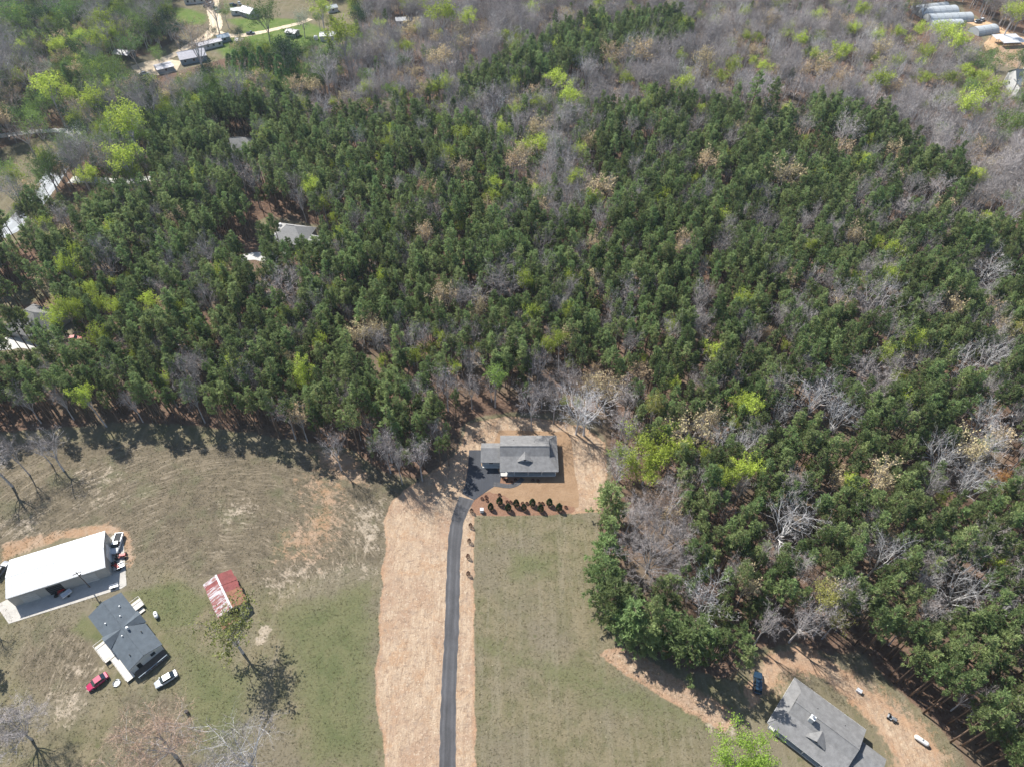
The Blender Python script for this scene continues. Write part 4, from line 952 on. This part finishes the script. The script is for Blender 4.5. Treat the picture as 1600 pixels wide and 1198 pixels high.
for (x, y) in ((-5.5, 2.0), (-3.0, 1.0), (-4.0, -2.0), (1.6, -.9), (3.5, 2.3), (6.5, -1.9)): MB().lathe([(.09, 0), (.09, .35), (.14, .37), (.14, .44)], 'z', (x, y, 3.85 - abs(y) * .314 - .04), 8).build('vent_pipe', M['trim'] if x < 3 else M['dark'], e)
ch = MB().box(.85, 1.3, .5, .95, 3.3, 4.5).build('chimney', M['trim'], e); MB().lathe([(.12, 4.5), (.12, 4.8)], 'z', (1.08, .72, 0), 8).build('flue', M['steel'], ch)
pr = MB().box(8.75, 11.0, -3.2, 3.3, .3, .42).build('shade_toned_porch_deck', M['old_wood'], e)  # dark wood tone stands in for the shade beneath a porch roof
MB().box(10.9, 11.0, -3.2, 3.3, 1.2, 1.3).build('rail', M['blue_grey'], pr)
for k in range(6): MB().box(10.9, 10.98, -3.18 + k * 1.28, -3.1 + k * 1.28, .42, 1.2).build('baluster', M['blue_grey'], pr)
d = MB().prism([(-2.6, -3.55), (2.4, -3.55), (2.4, -6.4), (-2.6, -6.4)], .55, .7).build('deck', M['deck'], e)
for (a, b, c_, d_) in ((-2.6, 2.4, -6.44, -6.36), (-2.64, -2.56, -6.4, -3.6), (2.36, 2.44, -6.4, -5.2)): MB().box(a, b, c_, d_, 1.5, 1.62).build('rail', M['deck'], d)
for k in range(6): MB().box(-2.6 + k, -2.5 + k, -6.44, -6.36, .7, 1.5).build('baluster', M['deck'], d)
for (x, y) in ((-2.4, -6.2), (2.2, -6.2), (0, -6.2)): MB().box(x - .06, x + .06, y - .06, y + .06, 0, .55).build('deck_post', M['old_wood'], d)
d = MB().box(2.42, 9.6, -5.3, -3.56, .45, .58).build('ramp_deck', M['deck'], e); MB().box(2.5, 9.6, -5.34, -5.27, 1.3, 1.4).build('rail', M['deck'], d)
for k in range(7): MB().box(2.7 + k * 1.1, 2.77 + k * 1.1, -5.33, -5.27, .58, 1.3).build('baluster', M['deck'], d)
d = MB().box(-5.9, -3.7, 3.56, 5.9, .75, .9).build('side_deck', M['deck'], e)
for q in ((-5.94, -5.86, 3.6, 5.9), (-5.9, -3.7, 5.86, 5.94)): MB().box(*q, 1.7, 1.8).build('rail', M['deck'], d)
MB().box(-3.7, -2.6, 4.1, 5.3, .2, .35).build('step', M['deck'], d)

# rusty tin shed: every roofing sheet is a piece
a, b, c_ = Vector((-65.78, 78.57)), Vector((-71.15, 74.63)), Vector((-59.73, 70.28)); ux = (c_ - a).normalized(); uy = Vector((-ux.y, ux.x))
if uy.dot(b - a) < 0: uy = -uy
o_ = c_ + uy * 3.3 - ux * 5.0; rz = math.atan2(ux.y, ux.x)
e = empty('tin_shed', (o_.x, o_.y, 0), rz, 'rusty red tin-roofed shed with pale streaks and a collapsing lean-to', 'shed')
rs_ = random.Random(4)
for s in (1, -1):
    n = 9
    for k in range(n):
        x0 = -5.0 + k * 1.1; zj = rs_.uniform(-.03, .04)
        mat = M['rust'] if k < (5 if s == 1 else 3) else (M['rust2'] if s == 1 else M['worn_tin'])
        if s == -1 and k < 8: mat = M['worn_tin'] if k != 1 else M['rust']
        y1 = s * (3.3 + rs_.uniform(-.12, .15)) * (1.0 if s < 0 else 1.05)
        MB().slab([(x0, y1, 2.45 + zj), (x0 + 1.12, y1, 2.45 + zj + rs_.uniform(-.03, .03)), (x0 + 1.12, 0, 3.45 + zj), (x0, 0, 3.45 + zj)], .035).build('roof_sheet', mat, e)
for x in (-5.0, -1.6, 1.7): MB().slab([(x, -.22, 3.53), (x + 3.25, -.22, 3.53), (x + 3.25, .22, 3.53), (x, .22, 3.53)], .03).build('ridge_cap', M['tin'], e)
w = MB().box(-4.8, 4.7, -3.05, 3.05, 0, 2.36)
for s in (-4.8, 4.7): w.face([(s, -3.05, 2.36), (s, 3.05, 2.36), (s, 0, 3.38)])
w.build('wall', M['old_wood'], e)
MB().box(4.702, 4.76, -1.2, 1.2, .05, 2.1).build('door', M['dark'], e)
for k in range(4): MB().slab([(5.2 + k * .1, -3.5 + k * .95, 1.55), (7.2, -3.5 + k * .95, 1.25), (7.2, -2.57 + k * .95, 1.25), (5.2 + k * .1, -2.57 + k * .95, 1.55)], .035).build('lean_to_sheet', M['rust2'], e)
for (x, y) in ((7.0, -3.4), (7.0, .1), (5.4, -3.4), (5.4, .1)): MB().box(x - .07, x + .07, y - .07, y + .07, 0, 1.22).build('lean_to_post', M['old_wood'], e)

# houses and sheds among the far trees
def gh(name, px, rz, L, W, zw, zr, wall, roof, label, cat='house', **k):
    p = at(*px); return gable_house(name, (p.x, p.y), R(rz), L, W, zw, zr, M[wall], M[roof], label, cat, **k)
e = gh('house', (460,376), -12, 13, 11, 3.0, 6.6, 'siding_grey', 'shingle_light', 'pale grey hip-roofed house in a gap of the pine plantation', hip=5.2)
MB().slab([(6.9, -4.5, 3.0), (11.2, -4.5, 2.6), (11.2, 1.0, 2.6), (6.9, 1.0, 3.0)], .15).build('carport_roof', M['shingle_light'], e)
for (x, y) in ((10.9, -4.2), (10.9, .7)): MB().box(x - .1, x + .1, y - .1, y + .1, 0, 2.5).build('carport_post', M['trim'], e)
MB().lathe([(.5, 3.5), (.5, 5.3)], 'z', (-5.2, 2.0, 0), 10).build('chimney', M['trim'], e)
gh('house', (373,236), 8, 13, 9, 3.0, 6.2, 'siding', 'shingle_light', 'pale hip-roofed house behind the tall pine trunks and grey trees', hip=4.2)
gh('house', (62,512), -20, 14, 12, 3.0, 7.0, 'siding_grey', 'shingle', 'grey hip-roofed house under lime trees beside the red car', hip=5.5)
gh('house', (302,94), 28, 13, 9, 3.0, 5.2, 'blue_grey', 'tin', 'blue-grey house below the large brown bare tree by the sandy track')
gh('mobile_home', (328,74), 36, 13, 5, 2.8, 3.5, 'siding', 'tin', 'long silver-roofed trailer home beside the sandy track', 'trailer', wins=4)
gh('shed', (350,64), 36, 6, 5, 2.6, 3.6, 'blue_grey', 'blue_grey', 'blue metal shed at the end of the silver trailer', 'shed', wins=1)
gh('shed', (376,68), 0, 4, 3, 2.2, 2.9, 'siding', 'trim', 'small white shed on the grass beside the lane and conifers', 'shed', wins=1)
gh('house', (371,22), 10, 6, 5, 2.8, 3.6, 'siding', 'white_metal', 'small white-roofed outbuilding beside the sandy parking of the far yard', 'outbuilding', wins=1)
gh('house', (391,25), -35, 9, 7, 3.0, 5.0, 'siding_grey', 'white_metal', 'white-roofed house beside the dark leafy tree in the far yard', wins=2)
gh('house', (306,3), 15, 12, 8, 3.0, 4.6, 'siding', 'blue_grey', 'blue-roofed house beside the parked cars at the track end', wins=3)
gh('barn', (515,62), 5, 9, 6, 3.0, 3.8, 'siding', 'white_metal', 'small white barn beside the tall lime-green tree', 'barn', wins=1)
gh('hut', (519,18), 30, 6, 5, 2.6, 3.6, 'siding', 'poly', 'pale blue-white hut between the far leafy trees', 'hut', wins=1)
gh('shed', (458,56), -20, 6, 5, 2.5, 3.3, 'siding_grey', 'tin', 'grey shed on the grass behind the dark spreading tree', 'shed', wins=1)
gh('shed', (196,90), -15, 9, 6, 2.8, 3.8, 'old_wood', 'tin', 'weathered grey shed in the deep shade beside the timber yard', 'shed', wins=1)
gh('shed', (258,110), 35, 8, 7, 2.4, 2.9, 'siding_grey', 'tin', 'flat grey shed on the timber yard', 'shed', wins=1)
gh('hut', (148,3), 20, 6, 5, 2.6, 3.6, 'siding', 'tin', 'pale hut hidden behind the far light green trees', 'hut', wins=1)
gh('house', (632,38), 10, 9, 6, 3.0, 4.0, 'siding', 'white_metal', 'white house glimpsed behind bare hardwoods', wins=2)
# far white-sided house with dark roof and chimney
e = gh('house', (1598,140), -8, 15, 12, 6.0, 9.5, 'siding', 'shingle_dark', 'two-storey white-sided house with slate roof beside the clay yard', wins=4)
m = MB()
for s in (1, -1): m.slab([(-4 + s * 3.6, -10.5, 5.6), (-4 + s * 3.6, -2, 5.6), (-4, -2, 8.2), (-4, -10.5, 8.2)], .15)
x = m.build('wing_roof', M['shingle_dark'], e); MB().box(-7.1, -.9, -10.1, -6.05, 0, 5.5).build('wing_wall', M['siding'], e)
MB().face([(-7.1, -10.1, 5.5), (-.9, -10.1, 5.5), (-4, -10.1, 7.9)]).build('gable_wall', M['siding_grey'], x)
ch = MB().box(-3.5, -2.3, 1.0, 2.2, 7, 11).build('chimney', M['trim'], e); MB().box(-3.6, -2.2, .9, 2.3, 11, 11.2).build('chimney_cap', M['concrete'], ch)
for (px, lab, L, rz) in (((1568,66), 'flat white carport roof beside the clay track', 14, 6), ((1578,72), 'white open-sided shed roof below the first carport on clay', 13, 6)):
    p = at(*px); e = empty('carport', (p.x, p.y, 0), R(rz), lab, 'carport')
    MB().slab([(-L/2, -2.6, 2.7), (L/2, -2.6, 2.7), (L/2, 2.6, 3.2), (-L/2, 2.6, 3.2)], .12).build('roof', M['white_metal'], e)
    for x in (-L/2 + .3, 0, L/2 - .3):
        for y, h in ((-2.4, 2.58), (2.4, 3.05)): MB().box(x - .08, x + .08, y - .08, y + .08, 0, h).build('post', M['steel'], e)
def tunnel(px0, px1, r, lab):
    p, q = at(*px0), at(*px1); L = (q - p).length; e = empty('greenhouse_tunnel', ((p.x+q.x)/2, (p.y+q.y)/2, 0), math.atan2(q.y - p.y, q.x - p.x), lab, 'greenhouse')
    m = MB(); n = 12; pr = [(r * math.cos(math.pi*k/n), r * .8 * math.sin(math.pi*k/n)) for k in range(n + 1)]
    for k in range(n): m.face([(-L/2, *pr[k]), (L/2, *pr[k]), (L/2, *pr[k+1]), (-L/2, *pr[k+1])])
    m.build('film', M['poly'], e, smooth=True)
    for s in (-1, 1): MB().face([(s * (L/2 - .05), *z) for z in pr]).build('end_wall', M['poly'], e)
    for k in range(int(L / 4) + 1):
        x = -L/2 + .1 + k * (L - .2) / int(L / 4); MB().tube([(x, y * 1.012, z * 1.012 + .01) for y, z in pr], [.05] * (n + 1), 4).build('hoop', M['steel'], e)
    MB().box(L/2 - .04, L/2 + .02, -.9, .9, 0, 2.1).build('door', M['trim'], e)
tunnel((1426,16), (1478,10), 3.0, 'narrow milky greenhouse tunnel behind the widest tunnel')
tunnel((1432,24), (1490,20), 5.0, 'wide milky greenhouse tunnel in the middle of the row')
tunnel((1447,33), (1514,30), 4.5, 'long milky greenhouse tunnel half hidden by budding trees')
tunnel((1452,42), (1500,40), 4.0, 'milky greenhouse tunnel mostly behind bare trees')
tunnel((1520,53), (1552,48), 4.2, 'short grey greenhouse tunnel beside the clay track')

# ------------------------------------------------------------------ vehicles
def car(loc, rz, mat, label, kind='sedan', group=None, L=4.7, W=1.82):
    e = empty('pickup_truck' if kind == 'pickup' else 'car', (*loc, 0.03), rz, label, 'truck' if kind == 'pickup' else 'car', group)
    h = L / 2; hw = W / 2; hb = .98 if kind != 'sedan' else .88
    st = [(-h, .62, .35, hb - .12), (-h + .12, .93, .27, hb), (-h * .45, 1.0, .25, hb + .02), (h * .35, 1.0, .25, hb), (h * .72, .96, .26, hb - .10), (h - .12, .88, .28, hb - .2), (h, .6, .38, hb - .3)]
    m = MB(); rings = []
    for (x, ws, z0, z1) in st:
        y = hw * ws; rings.append([(x, -y*.9, z0), (x, -y, z0 + .2), (x, -y, z1 - .18), (x, -y*.86, z1), (x, y*.86, z1), (x, y, z1 - .18), (x, y, z0 + .2), (x, y*.9, z0)])
    for k in range(len(rings) - 1):
        for j in range(8): m.face([rings[k][j], rings[k][(j+1) % 8], rings[k+1][(j+1) % 8], rings[k+1][j]])
    m.face(rings[0]); m.face(rings[-1]); body = m.build('body', mat, e)
    zt = hb + (.52 if kind == 'sedan' else .72)
    xs = {'sedan': (-h*.78, -h*.42, h*.18, h*.50), 'suv': (-h*.92, -h*.80, h*.12, h*.42), 'pickup': (-h*.10, -h*.02, h*.26, h*.48)}[kind]
    g = MB(); y0, y1 = hw * .86, hw * .68
    lo = [(xs[0], -y0, hb - .02), (xs[3], -y0, hb - .06), (xs[3], y0, hb - .06), (xs[0], y0, hb - .02)]; hi = [(xs[1], -y1, zt), (xs[2], -y1, zt), (xs[2], y1, zt), (xs[1], y1, zt)]
    for k in range(4): g.face([lo[k], lo[(k+1) % 4], hi[(k+1) % 4], hi[k]])
    g.face(hi); g.build('windows', M['glass'], e)
    MB().slab([(xs[1] - .05, -y1 - .03, zt + .05), (xs[2] + .04, -y1 - .03, zt + .05), (xs[2] + .04, y1 + .03, zt + .05), (xs[1] - .05, y1 + .03, zt + .05)], .05).build('roof', mat, e, .02)
    if kind == 'pickup':
        b = MB().box(-h + .15, -h*.14, -hw*.78, hw*.78, hb + .03, hb + .05).build('bed', M['dark'], e)
        for s in (-1, 1): MB().box(-h + .06, -h*.12, min(s*hw*.80, s*hw*.96), max(s*hw*.80, s*hw*.96), hb, hb + .22).build('bed_side', mat, b)
        MB().box(-h + .03, -h + .12, -hw*.8, hw*.8, hb - .05, hb + .22).build('tailgate', mat, b)
    for sx_ in (-.62, .63):
        for s in (-1, 1):
            w_ = MB().lathe([(.2, -.1), (.33, -.1), (.34, 0), (.33, .1), (.2, .1)], 'y', (sx_ * h, s * (hw - .08), .34), 14).build('tyre', M['dark'], e)
            MB().lathe([(.05, -.11), (.2, -.112), (.2, .112), (.05, .11)], 'y', (sx_ * h, s * (hw - .08), .34), 10).build('rim', M['chrome'], w_)
    for s in (-1, 1):
        MB().box(h*.93, h*.985, s*hw*.58 - .16, s*hw*.58 + .16, .52, .64).build('headlight', M['trim'], e); MB().box(-h*.995, -h*.95, s*hw*.58 - .15, s*hw*.58 + .15, .60, .76).build('tail_light', M['red_paint'], e)
        MB().box(xs[3] - .25, xs[3] - .1, s*hw*.97 - .08, s*hw*.97 + .1 if s > 0 else s*hw*.97 + .08, hb - .02, hb + .14).build('mirror', mat, e)
    return e
def cp(u, v): return tuple(at(u, v)[:2])
car(cp(261,1062), R(217), M['car_silver'], 'silver sedan parked on the grass beside the slate-roofed house')
car(cp(154,1066), R(226), M['car_red'], 'magenta-red car parked beside the pale ramp deck', 'sedan', None, 4.4)
car(cp(1183,1068), R(74), M['car_dark'], 'dark blue car parked in tree shade on the dirt lane', 'suv', None, 4.7, 1.9)
car(cp(184.5,851), R(-84), M['car_white'], 'white pickup with dark windows beside the barn end', 'pickup', None, 5.6, 2.0)
car(cp(4,892), R(80), M['car_grey'], 'grey car parked at the closed end of the white barn', 'suv')
car(cp(118,532), R(15), M['red_paint'], 'red car in the shade near the grey hip-roofed house', 'suv')
car(cp(392,54), R(12), M['car_grey'], 'grey pickup on the sandy lane beside the far yard', 'pickup')
for k, (u, v, a, m_, lab) in enumerate(((324,11,10,'car_dark','dark blue car in the far cluster by the blue roof'), (331,8,80,'car_white','white car in the far cluster by the blue roof'), (334,14,20,'car_dark','dark blue car at the top of the sandy track'),
      (341,19,60,'car_silver','silver car beside the sandy track fork'), (327,3,30,'car_grey','grey car behind the far parked cluster'), (365,10,40,'car_dark','dark car behind the white-roofed outbuilding'), (374,7,120,'car_silver','silver car behind the white-roofed outbuilding'),
      (1528,36,15,'car_grey','grey car at the end of the short greenhouse tunnel'), (226,117,20,'car_white','white car on the sandy timber yard'), (1534,33,40,'car_white','white car at the end of the long greenhouse tunnel'))):
    car(cp(u, v), R(a), M[m_], lab, 'suv' if k % 2 else 'sedan')

# ------------------------------------------------------------------ small things in the yards
def tractor(px, rz, lab):
    p = at(*px); e = empty('garden_tractor', (p.x, p.y, .09), rz, lab, 'tractor')
    MB().box(.1, 1.5, -.35, .35, .45, .95).build('hood', M['red_paint'], e, .05); MB().box(-.7, .1, -.5, .5, .4, .55).build('chassis', M['red_paint'], e)
    MB().box(-.6, -.05, -.28, .28, .56, .75).build('seat', M['dark'], e, .04); MB().box(-.66, -.55, -.28, .28, .75, 1.2).build('backrest', M['dark'], e, .02)
    MB().tube([(.1, 0, .9), (-.1, 0, 1.15)], [.03, .03], 6).build('steering_column', M['steel'], e)
    for x, r in ((-.55, .45), (1.25, .3)):
        for s in (-1, 1): MB().lathe([(r*.5, -.12), (r, -.12), (r, .12), (r*.5, .12)], 'y', (x, s * .62, r), 14).build('tyre', M['dark'], e)
tractor((188,870), R(10), 'red garden tractor on the apron behind the white pickup')
tractor((92,927), R(40), 'red mower in the shade along the barn wall')
tractor((181,884), R(-30), 'dark-shaded red machine at the barn corner')
def table(px, rz, lab, L=2.2, W=1.2, mt='car_white', h=.8, cat='trailer'):
    p = at(*px); e = empty('utility_trailer', (p.x, p.y, .09), rz, lab, cat)
    MB().box(-L/2, L/2, -W/2, W/2, h - .25, h - .17).build('bed', M[mt], e)
    for s in (-1, 1): MB().box(-L/2, L/2, s*W/2 - .03, s*W/2 + .03, h - .17, h + .1).build('side_board', M[mt], e); MB().lathe([(.12, -.08), (.28, -.08), (.28, .08), (.12, .08)], 'y', (0, s*(W/2 + .13), .28), 12).build('tyre', M['dark'], e)
    MB().tube([(L/2, 0, h - .22), (L/2 + .9, 0, h - .3)], [.04, .04], 6).build('tow_bar', M['steel'], e)
table((106,929), R(50), 'small white trailer by the red mower at the barn')
table((187,887), R(30), 'grey trailer on the apron near the barn corner', 2.4, 1.3, 'steel')
table((179,917), R(20), 'white trailer frame at the apron edge by the slate roof', 1.9, .9, 'car_white', .6)
def propane(px, rz, lab, L=2.6, r=.5):
    p = at(*px); e = empty('propane_tank', (p.x, p.y, .03), rz, lab, 'tank')
    pr = [(.02, -L/2), (r*.55, -L/2 + .08), (r*.9, -L/2 + .3), (r, -L/2 + .5), (r, L/2 - .5), (r*.9, L/2 - .3), (r*.55, L/2 - .08), (.02, L/2)]
    MB().lathe(pr, 'x', (0, 0, r + .2), 16).build('tank_body', M['trim'], e, smooth=True); MB().lathe([(.16, 0), (.16, .2), (.05, .26)], 'z', (0, 0, 2*r + .17), 10).build('valve_cover', M['steel'], e)
    for x in (-L/3, L/3): MB().box(x - .1, x + .1, -.35, .35, 0, .28).build('tank_foot', M['steel'], e)
propane((245,962), R(-55), 'white propane tank standing alone on the grass beside the slate-roofed house', 1.9, .45)
propane((1438,1158), R(-40), 'long white tank on the dirt beyond the dormered house with chimney', 2.9, .48)
p = at(753, 799); e = empty('utility_cabinet', (p.x, p.y, .03), 0, 'white utility cabinet on the lawn corner beside the driveway', 'cabinet')
MB().box(-.42, .42, -.38, .38, .08, 1.15).build('cabinet_body', M['trim'], e, .03); MB().box(-.48, .48, -.44, .44, 0, .08).build('plinth', M['concrete'], e); MB().box(-.45, .45, -.41, .41, 1.15, 1.2).build('lid', M['white_metal'], e); MB().box(-.38, .38, -.4, -.382, .2, 1.05).build('door', M['trim'], e)
p = at(183, 1067); e = empty('fire_ring', (p.x, p.y, .03), 0, 'round grey metal fire ring at the end of the ramp deck', 'fire ring')
MB().tube([(.75*math.cos(k*.524), .75*math.sin(k*.524), .2) for k in range(13)], [.09] * 13, 6).build('ring', M['chrome'], e); MB().lathe([(.66, .02), (.6, .06)], 'z', (0,0,0), 14).build('ash_bed', M['steel'], e)
for px, lab in (((293,1113), 'rusty dark burn barrel standing on the yard grass'), ((653,752), 'dark barrel at the edge of the straw strip under the bare trees')):
    p = at(*px); e = empty('barrel', (p.x, p.y, .03), 0, lab, 'barrel')
    MB().lathe([(.36, 0), (.38, .05), (.36, .3), (.39, .33), (.36, .36), (.36, .62), (.39, .65), (.36, .68), (.36, .98)], 'z', (0,0,0), 14).build('drum', M['old_wood'], e); MB().lathe([(.3, .9), (.3, .985)], 'z', (0,0,0), 12).build('ash', M['dark'], e)
p = at(1341, 1080); e = empty('storage_bin', (p.x, p.y, .03), R(-40), 'small white bin on the straw beside the dirt lane', 'bin'); MB().box(-.5, .5, -.35, .35, 0, .7).build('bin_body', M['trim'], e, .04); MB().box(-.54, .54, -.39, .39, .7, .78).build('lid', M['white_metal'], e)
p = at(1392, 1122); e = empty('lawn_mower', (p.x, p.y, .03), R(-40), 'grey riding mower parked on the bare dirt', 'mower')
MB().box(.1, .95, -.3, .3, .35, .8).build('hood', M['steel'], e, .05); MB().box(-.8, .1, -.45, .45, .25, .42).build('deck', M['car_silver'], e); MB().box(-.5, -.1, -.25, .25, .43, .62).build('seat', M['dark'], e); MB().box(-.56, -.48, -.25, .25, .62, 1.0).build('backrest', M['dark'], e)
for x, r in ((-.5, .32), (.75, .24)):
    for s in (-1, 1): MB().lathe([(r*.5, -.1), (r, -.1), (r, .1), (r*.5, .1)], 'y', (x, s*.5, r), 12).build('tyre', M['dark'], e)
p = at(494, 62); e = empty('water_tank', (p.x, p.y, 0), 0, 'small white water tank beside the little white barn', 'tank'); MB().lathe([(1.1, 0), (1.15, .1), (1.15, 1.7), (.5, 2.1), (.2, 2.12)], 'z', (0,0,0), 16).build('tank_body', M['trim'], e, smooth=True); MB().lathe([(.22, 2.1), (.22, 2.25)], 'z', (0,0,0), 10).build('lid', M['dark'], e)
p = at(141, 917); e = empty('utility_pole', (p.x, p.y, .05), R(30), 'wooden utility pole between the barn and the slate-roofed house', 'pole')
MB().tube([(0,0,0), (0,0,7.2)], [.14, .10], 8).build('pole', M['old_wood'], e); MB().box(-.9, .9, -.06, .06, 6.6, 6.75).build('cross_arm', M['old_wood'], e); MB().lathe([(.2, 5.6), (.22, 5.7), (.22, 6.2), (.2, 6.3)], 'z', (.3, 0, 0), 10).build('transformer', M['steel'], e)

# evergreen shrubs, small shrubs and saplings round the new house
def shrub_mesh(seed, h, r, n, mat, w=.14):
    rs = np.random.default_rng(seed); t = rs.random(n); az = rs.random(n) * 6.283; rr_ = r * (np.sin(np.pi * (0.30 + 0.70*t)) ** 1.1) * rs.uniform(.75, 1.05, n)
    c = np.stack([np.cos(az)*rr_, np.sin(az)*rr_, h*(.08 + .9*t)], 1); d = unit(np.stack([np.cos(az), np.sin(az), np.full(n, .8)], 1) + rs.normal(0, .4, (n, 3)))
    return cloud_mesh('foliage', tri_cloud(c, d, rs.uniform(.7, 1.4, n)*w*1.6, rs.uniform(.7, 1.3, n)*w, rs), [mat])
SM = [shrub_mesh(5 + k, 2.5, .62, 900, M['shrub'], .16) for k in range(3)]; stem = MB().tube([(0,0,0), (0,0,1.1)], [.07, .03], 5).mesh('stem', M['old_wood'])
for k, (zx, zy, s) in enumerate(((455,915,1),(537,868,1.1),(617,925,1.08),(690,885,1.05),(762,920,.95),(840,880,1.08),(917,932,1.05),(997,878,1.08),(1087,925,1.12))):
    p = at(690 + zx / 5.926, 640 + zy / 5.926); e = empty('evergreen_shrub', (p.x, p.y, .03), k * 1.1, 'dark green upright evergreen shrub in the red mulch bed', 'shrub', 'evergreen shrubs in the mulch bed'); e.scale = (s, s, s)
    link('foliage', SM[k % 3], e); link('stem', stem, e)
RM = [shrub_mesh(25 + k, .7, .34, 160, M['red_shrub'], .12) for k in range(2)]
for k, (zx, zy) in enumerate(((375,825),(412,808),(418,840),(535,790),(607,855),(640,858),(750,868),(790,870),(905,870),(935,870),(650,672),(575,640),(600,655),(845,655),(892,660),(1150,905),(685,650))):
    p = at(690 + zx / 5.926, 640 + zy / 5.926); e = empty('small_shrub', (p.x, p.y, .03), k, 'tiny dark reddish shrub freshly planted in mulch', 'shrub', 'tiny shrubs in the mulch'); link('foliage', RM[k % 2], e); link('stem', stem, e).scale = (.4, .4, .4)
YM = shrub_mesh(31, 1.7, .42, 260, M['red_shrub'], .13)
for k, (u, v) in enumerate(((737,800),(735.5,823),(733.5,847),(731.5,871),(732,898))):
    p = at(u, v); e = empty('sapling', (p.x, p.y, .03), k, 'young dark red sapling in the straw strip along the driveway', 'sapling', 'saplings along the driveway'); link('foliage', YM, e); link('stem', stem, e)

# dry tufts standing in the field and yard grass
def tufts(name, polys, n, label, smin, smax, skip):
    rs = np.random.default_rng(9); pts = []
    while len(pts) < n:
        x = rs.uniform(-140, 100, 4000); y = rs.uniform(30, 118, 4000)
        ok = (np.max([poly_sd(p, x, y) for p in polys], 0) > 0) & (np.max([poly_sd(p, x, y) for p in skip], 0) < 0); pts += list(zip(x[ok], y[ok]))
    pts = pts[:n]; m = 7
    V = []
    for k in range(4):
        r2 = np.random.default_rng(k); c = r2.normal(0, .13, (m, 3)); c[:, 2] = 0; d = unit(r2.normal(0, .7, (m, 3)) + np.array([0, 0, .9])); d[:, 2] = np.abs(d[:, 2])
        V.append((cloud_mesh('tuft', tri_cloud(c, d, r2.uniform(.25, .5, m), np.full(m, .09), r2), [M['straw_tuft']]), MB().face([(0,0,0), (.01,0,0), (0,.01,0)]).mesh('root', M['straw_tuft'])))
    KINDS['tuft'] = dict(v=V); s = rs.uniform(smin, smax, n)
    o = wood(name, 'tuft', [('tuft', p[0], p[1], q) for p, q in zip(pts, s)], label, 'grass', (1, 1, 1)); o.location.z = .03
SOLID = [MASKS['straw'][0][0], MASKS['sand'][0][0], MASKS['straw'][1][0], G([(22,966),(2,940),(15,900),(0,880),(150,815),(195,830),(196,913),(120,940)]), G([(120,955),(190,915),(275,1010),(200,1070),(150,1060)]), G([(300,900),(365,875),(405,960),(350,975)]),
         G([(1180,1130),(1241,1050),(1420,1180),(1420,1300),(1250,1300)])]
tufts('dry_grass', [OPEN_NEAR], 42000, 'short dry grass tufts standing across the field and yards', .3, .75, SOLID)

# ------------------------------------------------------------------ air
hz = bpy.data.materials.new('thin_haze'); t = NT(hz); pv = t.n('ShaderNodeVolumePrincipled'); pv.inputs['Color'].default_value = (0.70, 0.86, 1.0, 1); pv.inputs['Density'].default_value = 0.00008; pv.inputs['Anisotropy'].default_value = 0.2
t.l(pv.outputs[0], t.out.inputs['Volume'])
o = MB().box(-2050, 2050, -850, 3050, -1.0, 160.0).build('haze', hz); tag(o, 'thin pale blue haze in the air over the woods', 'haze', None, 'stuff')
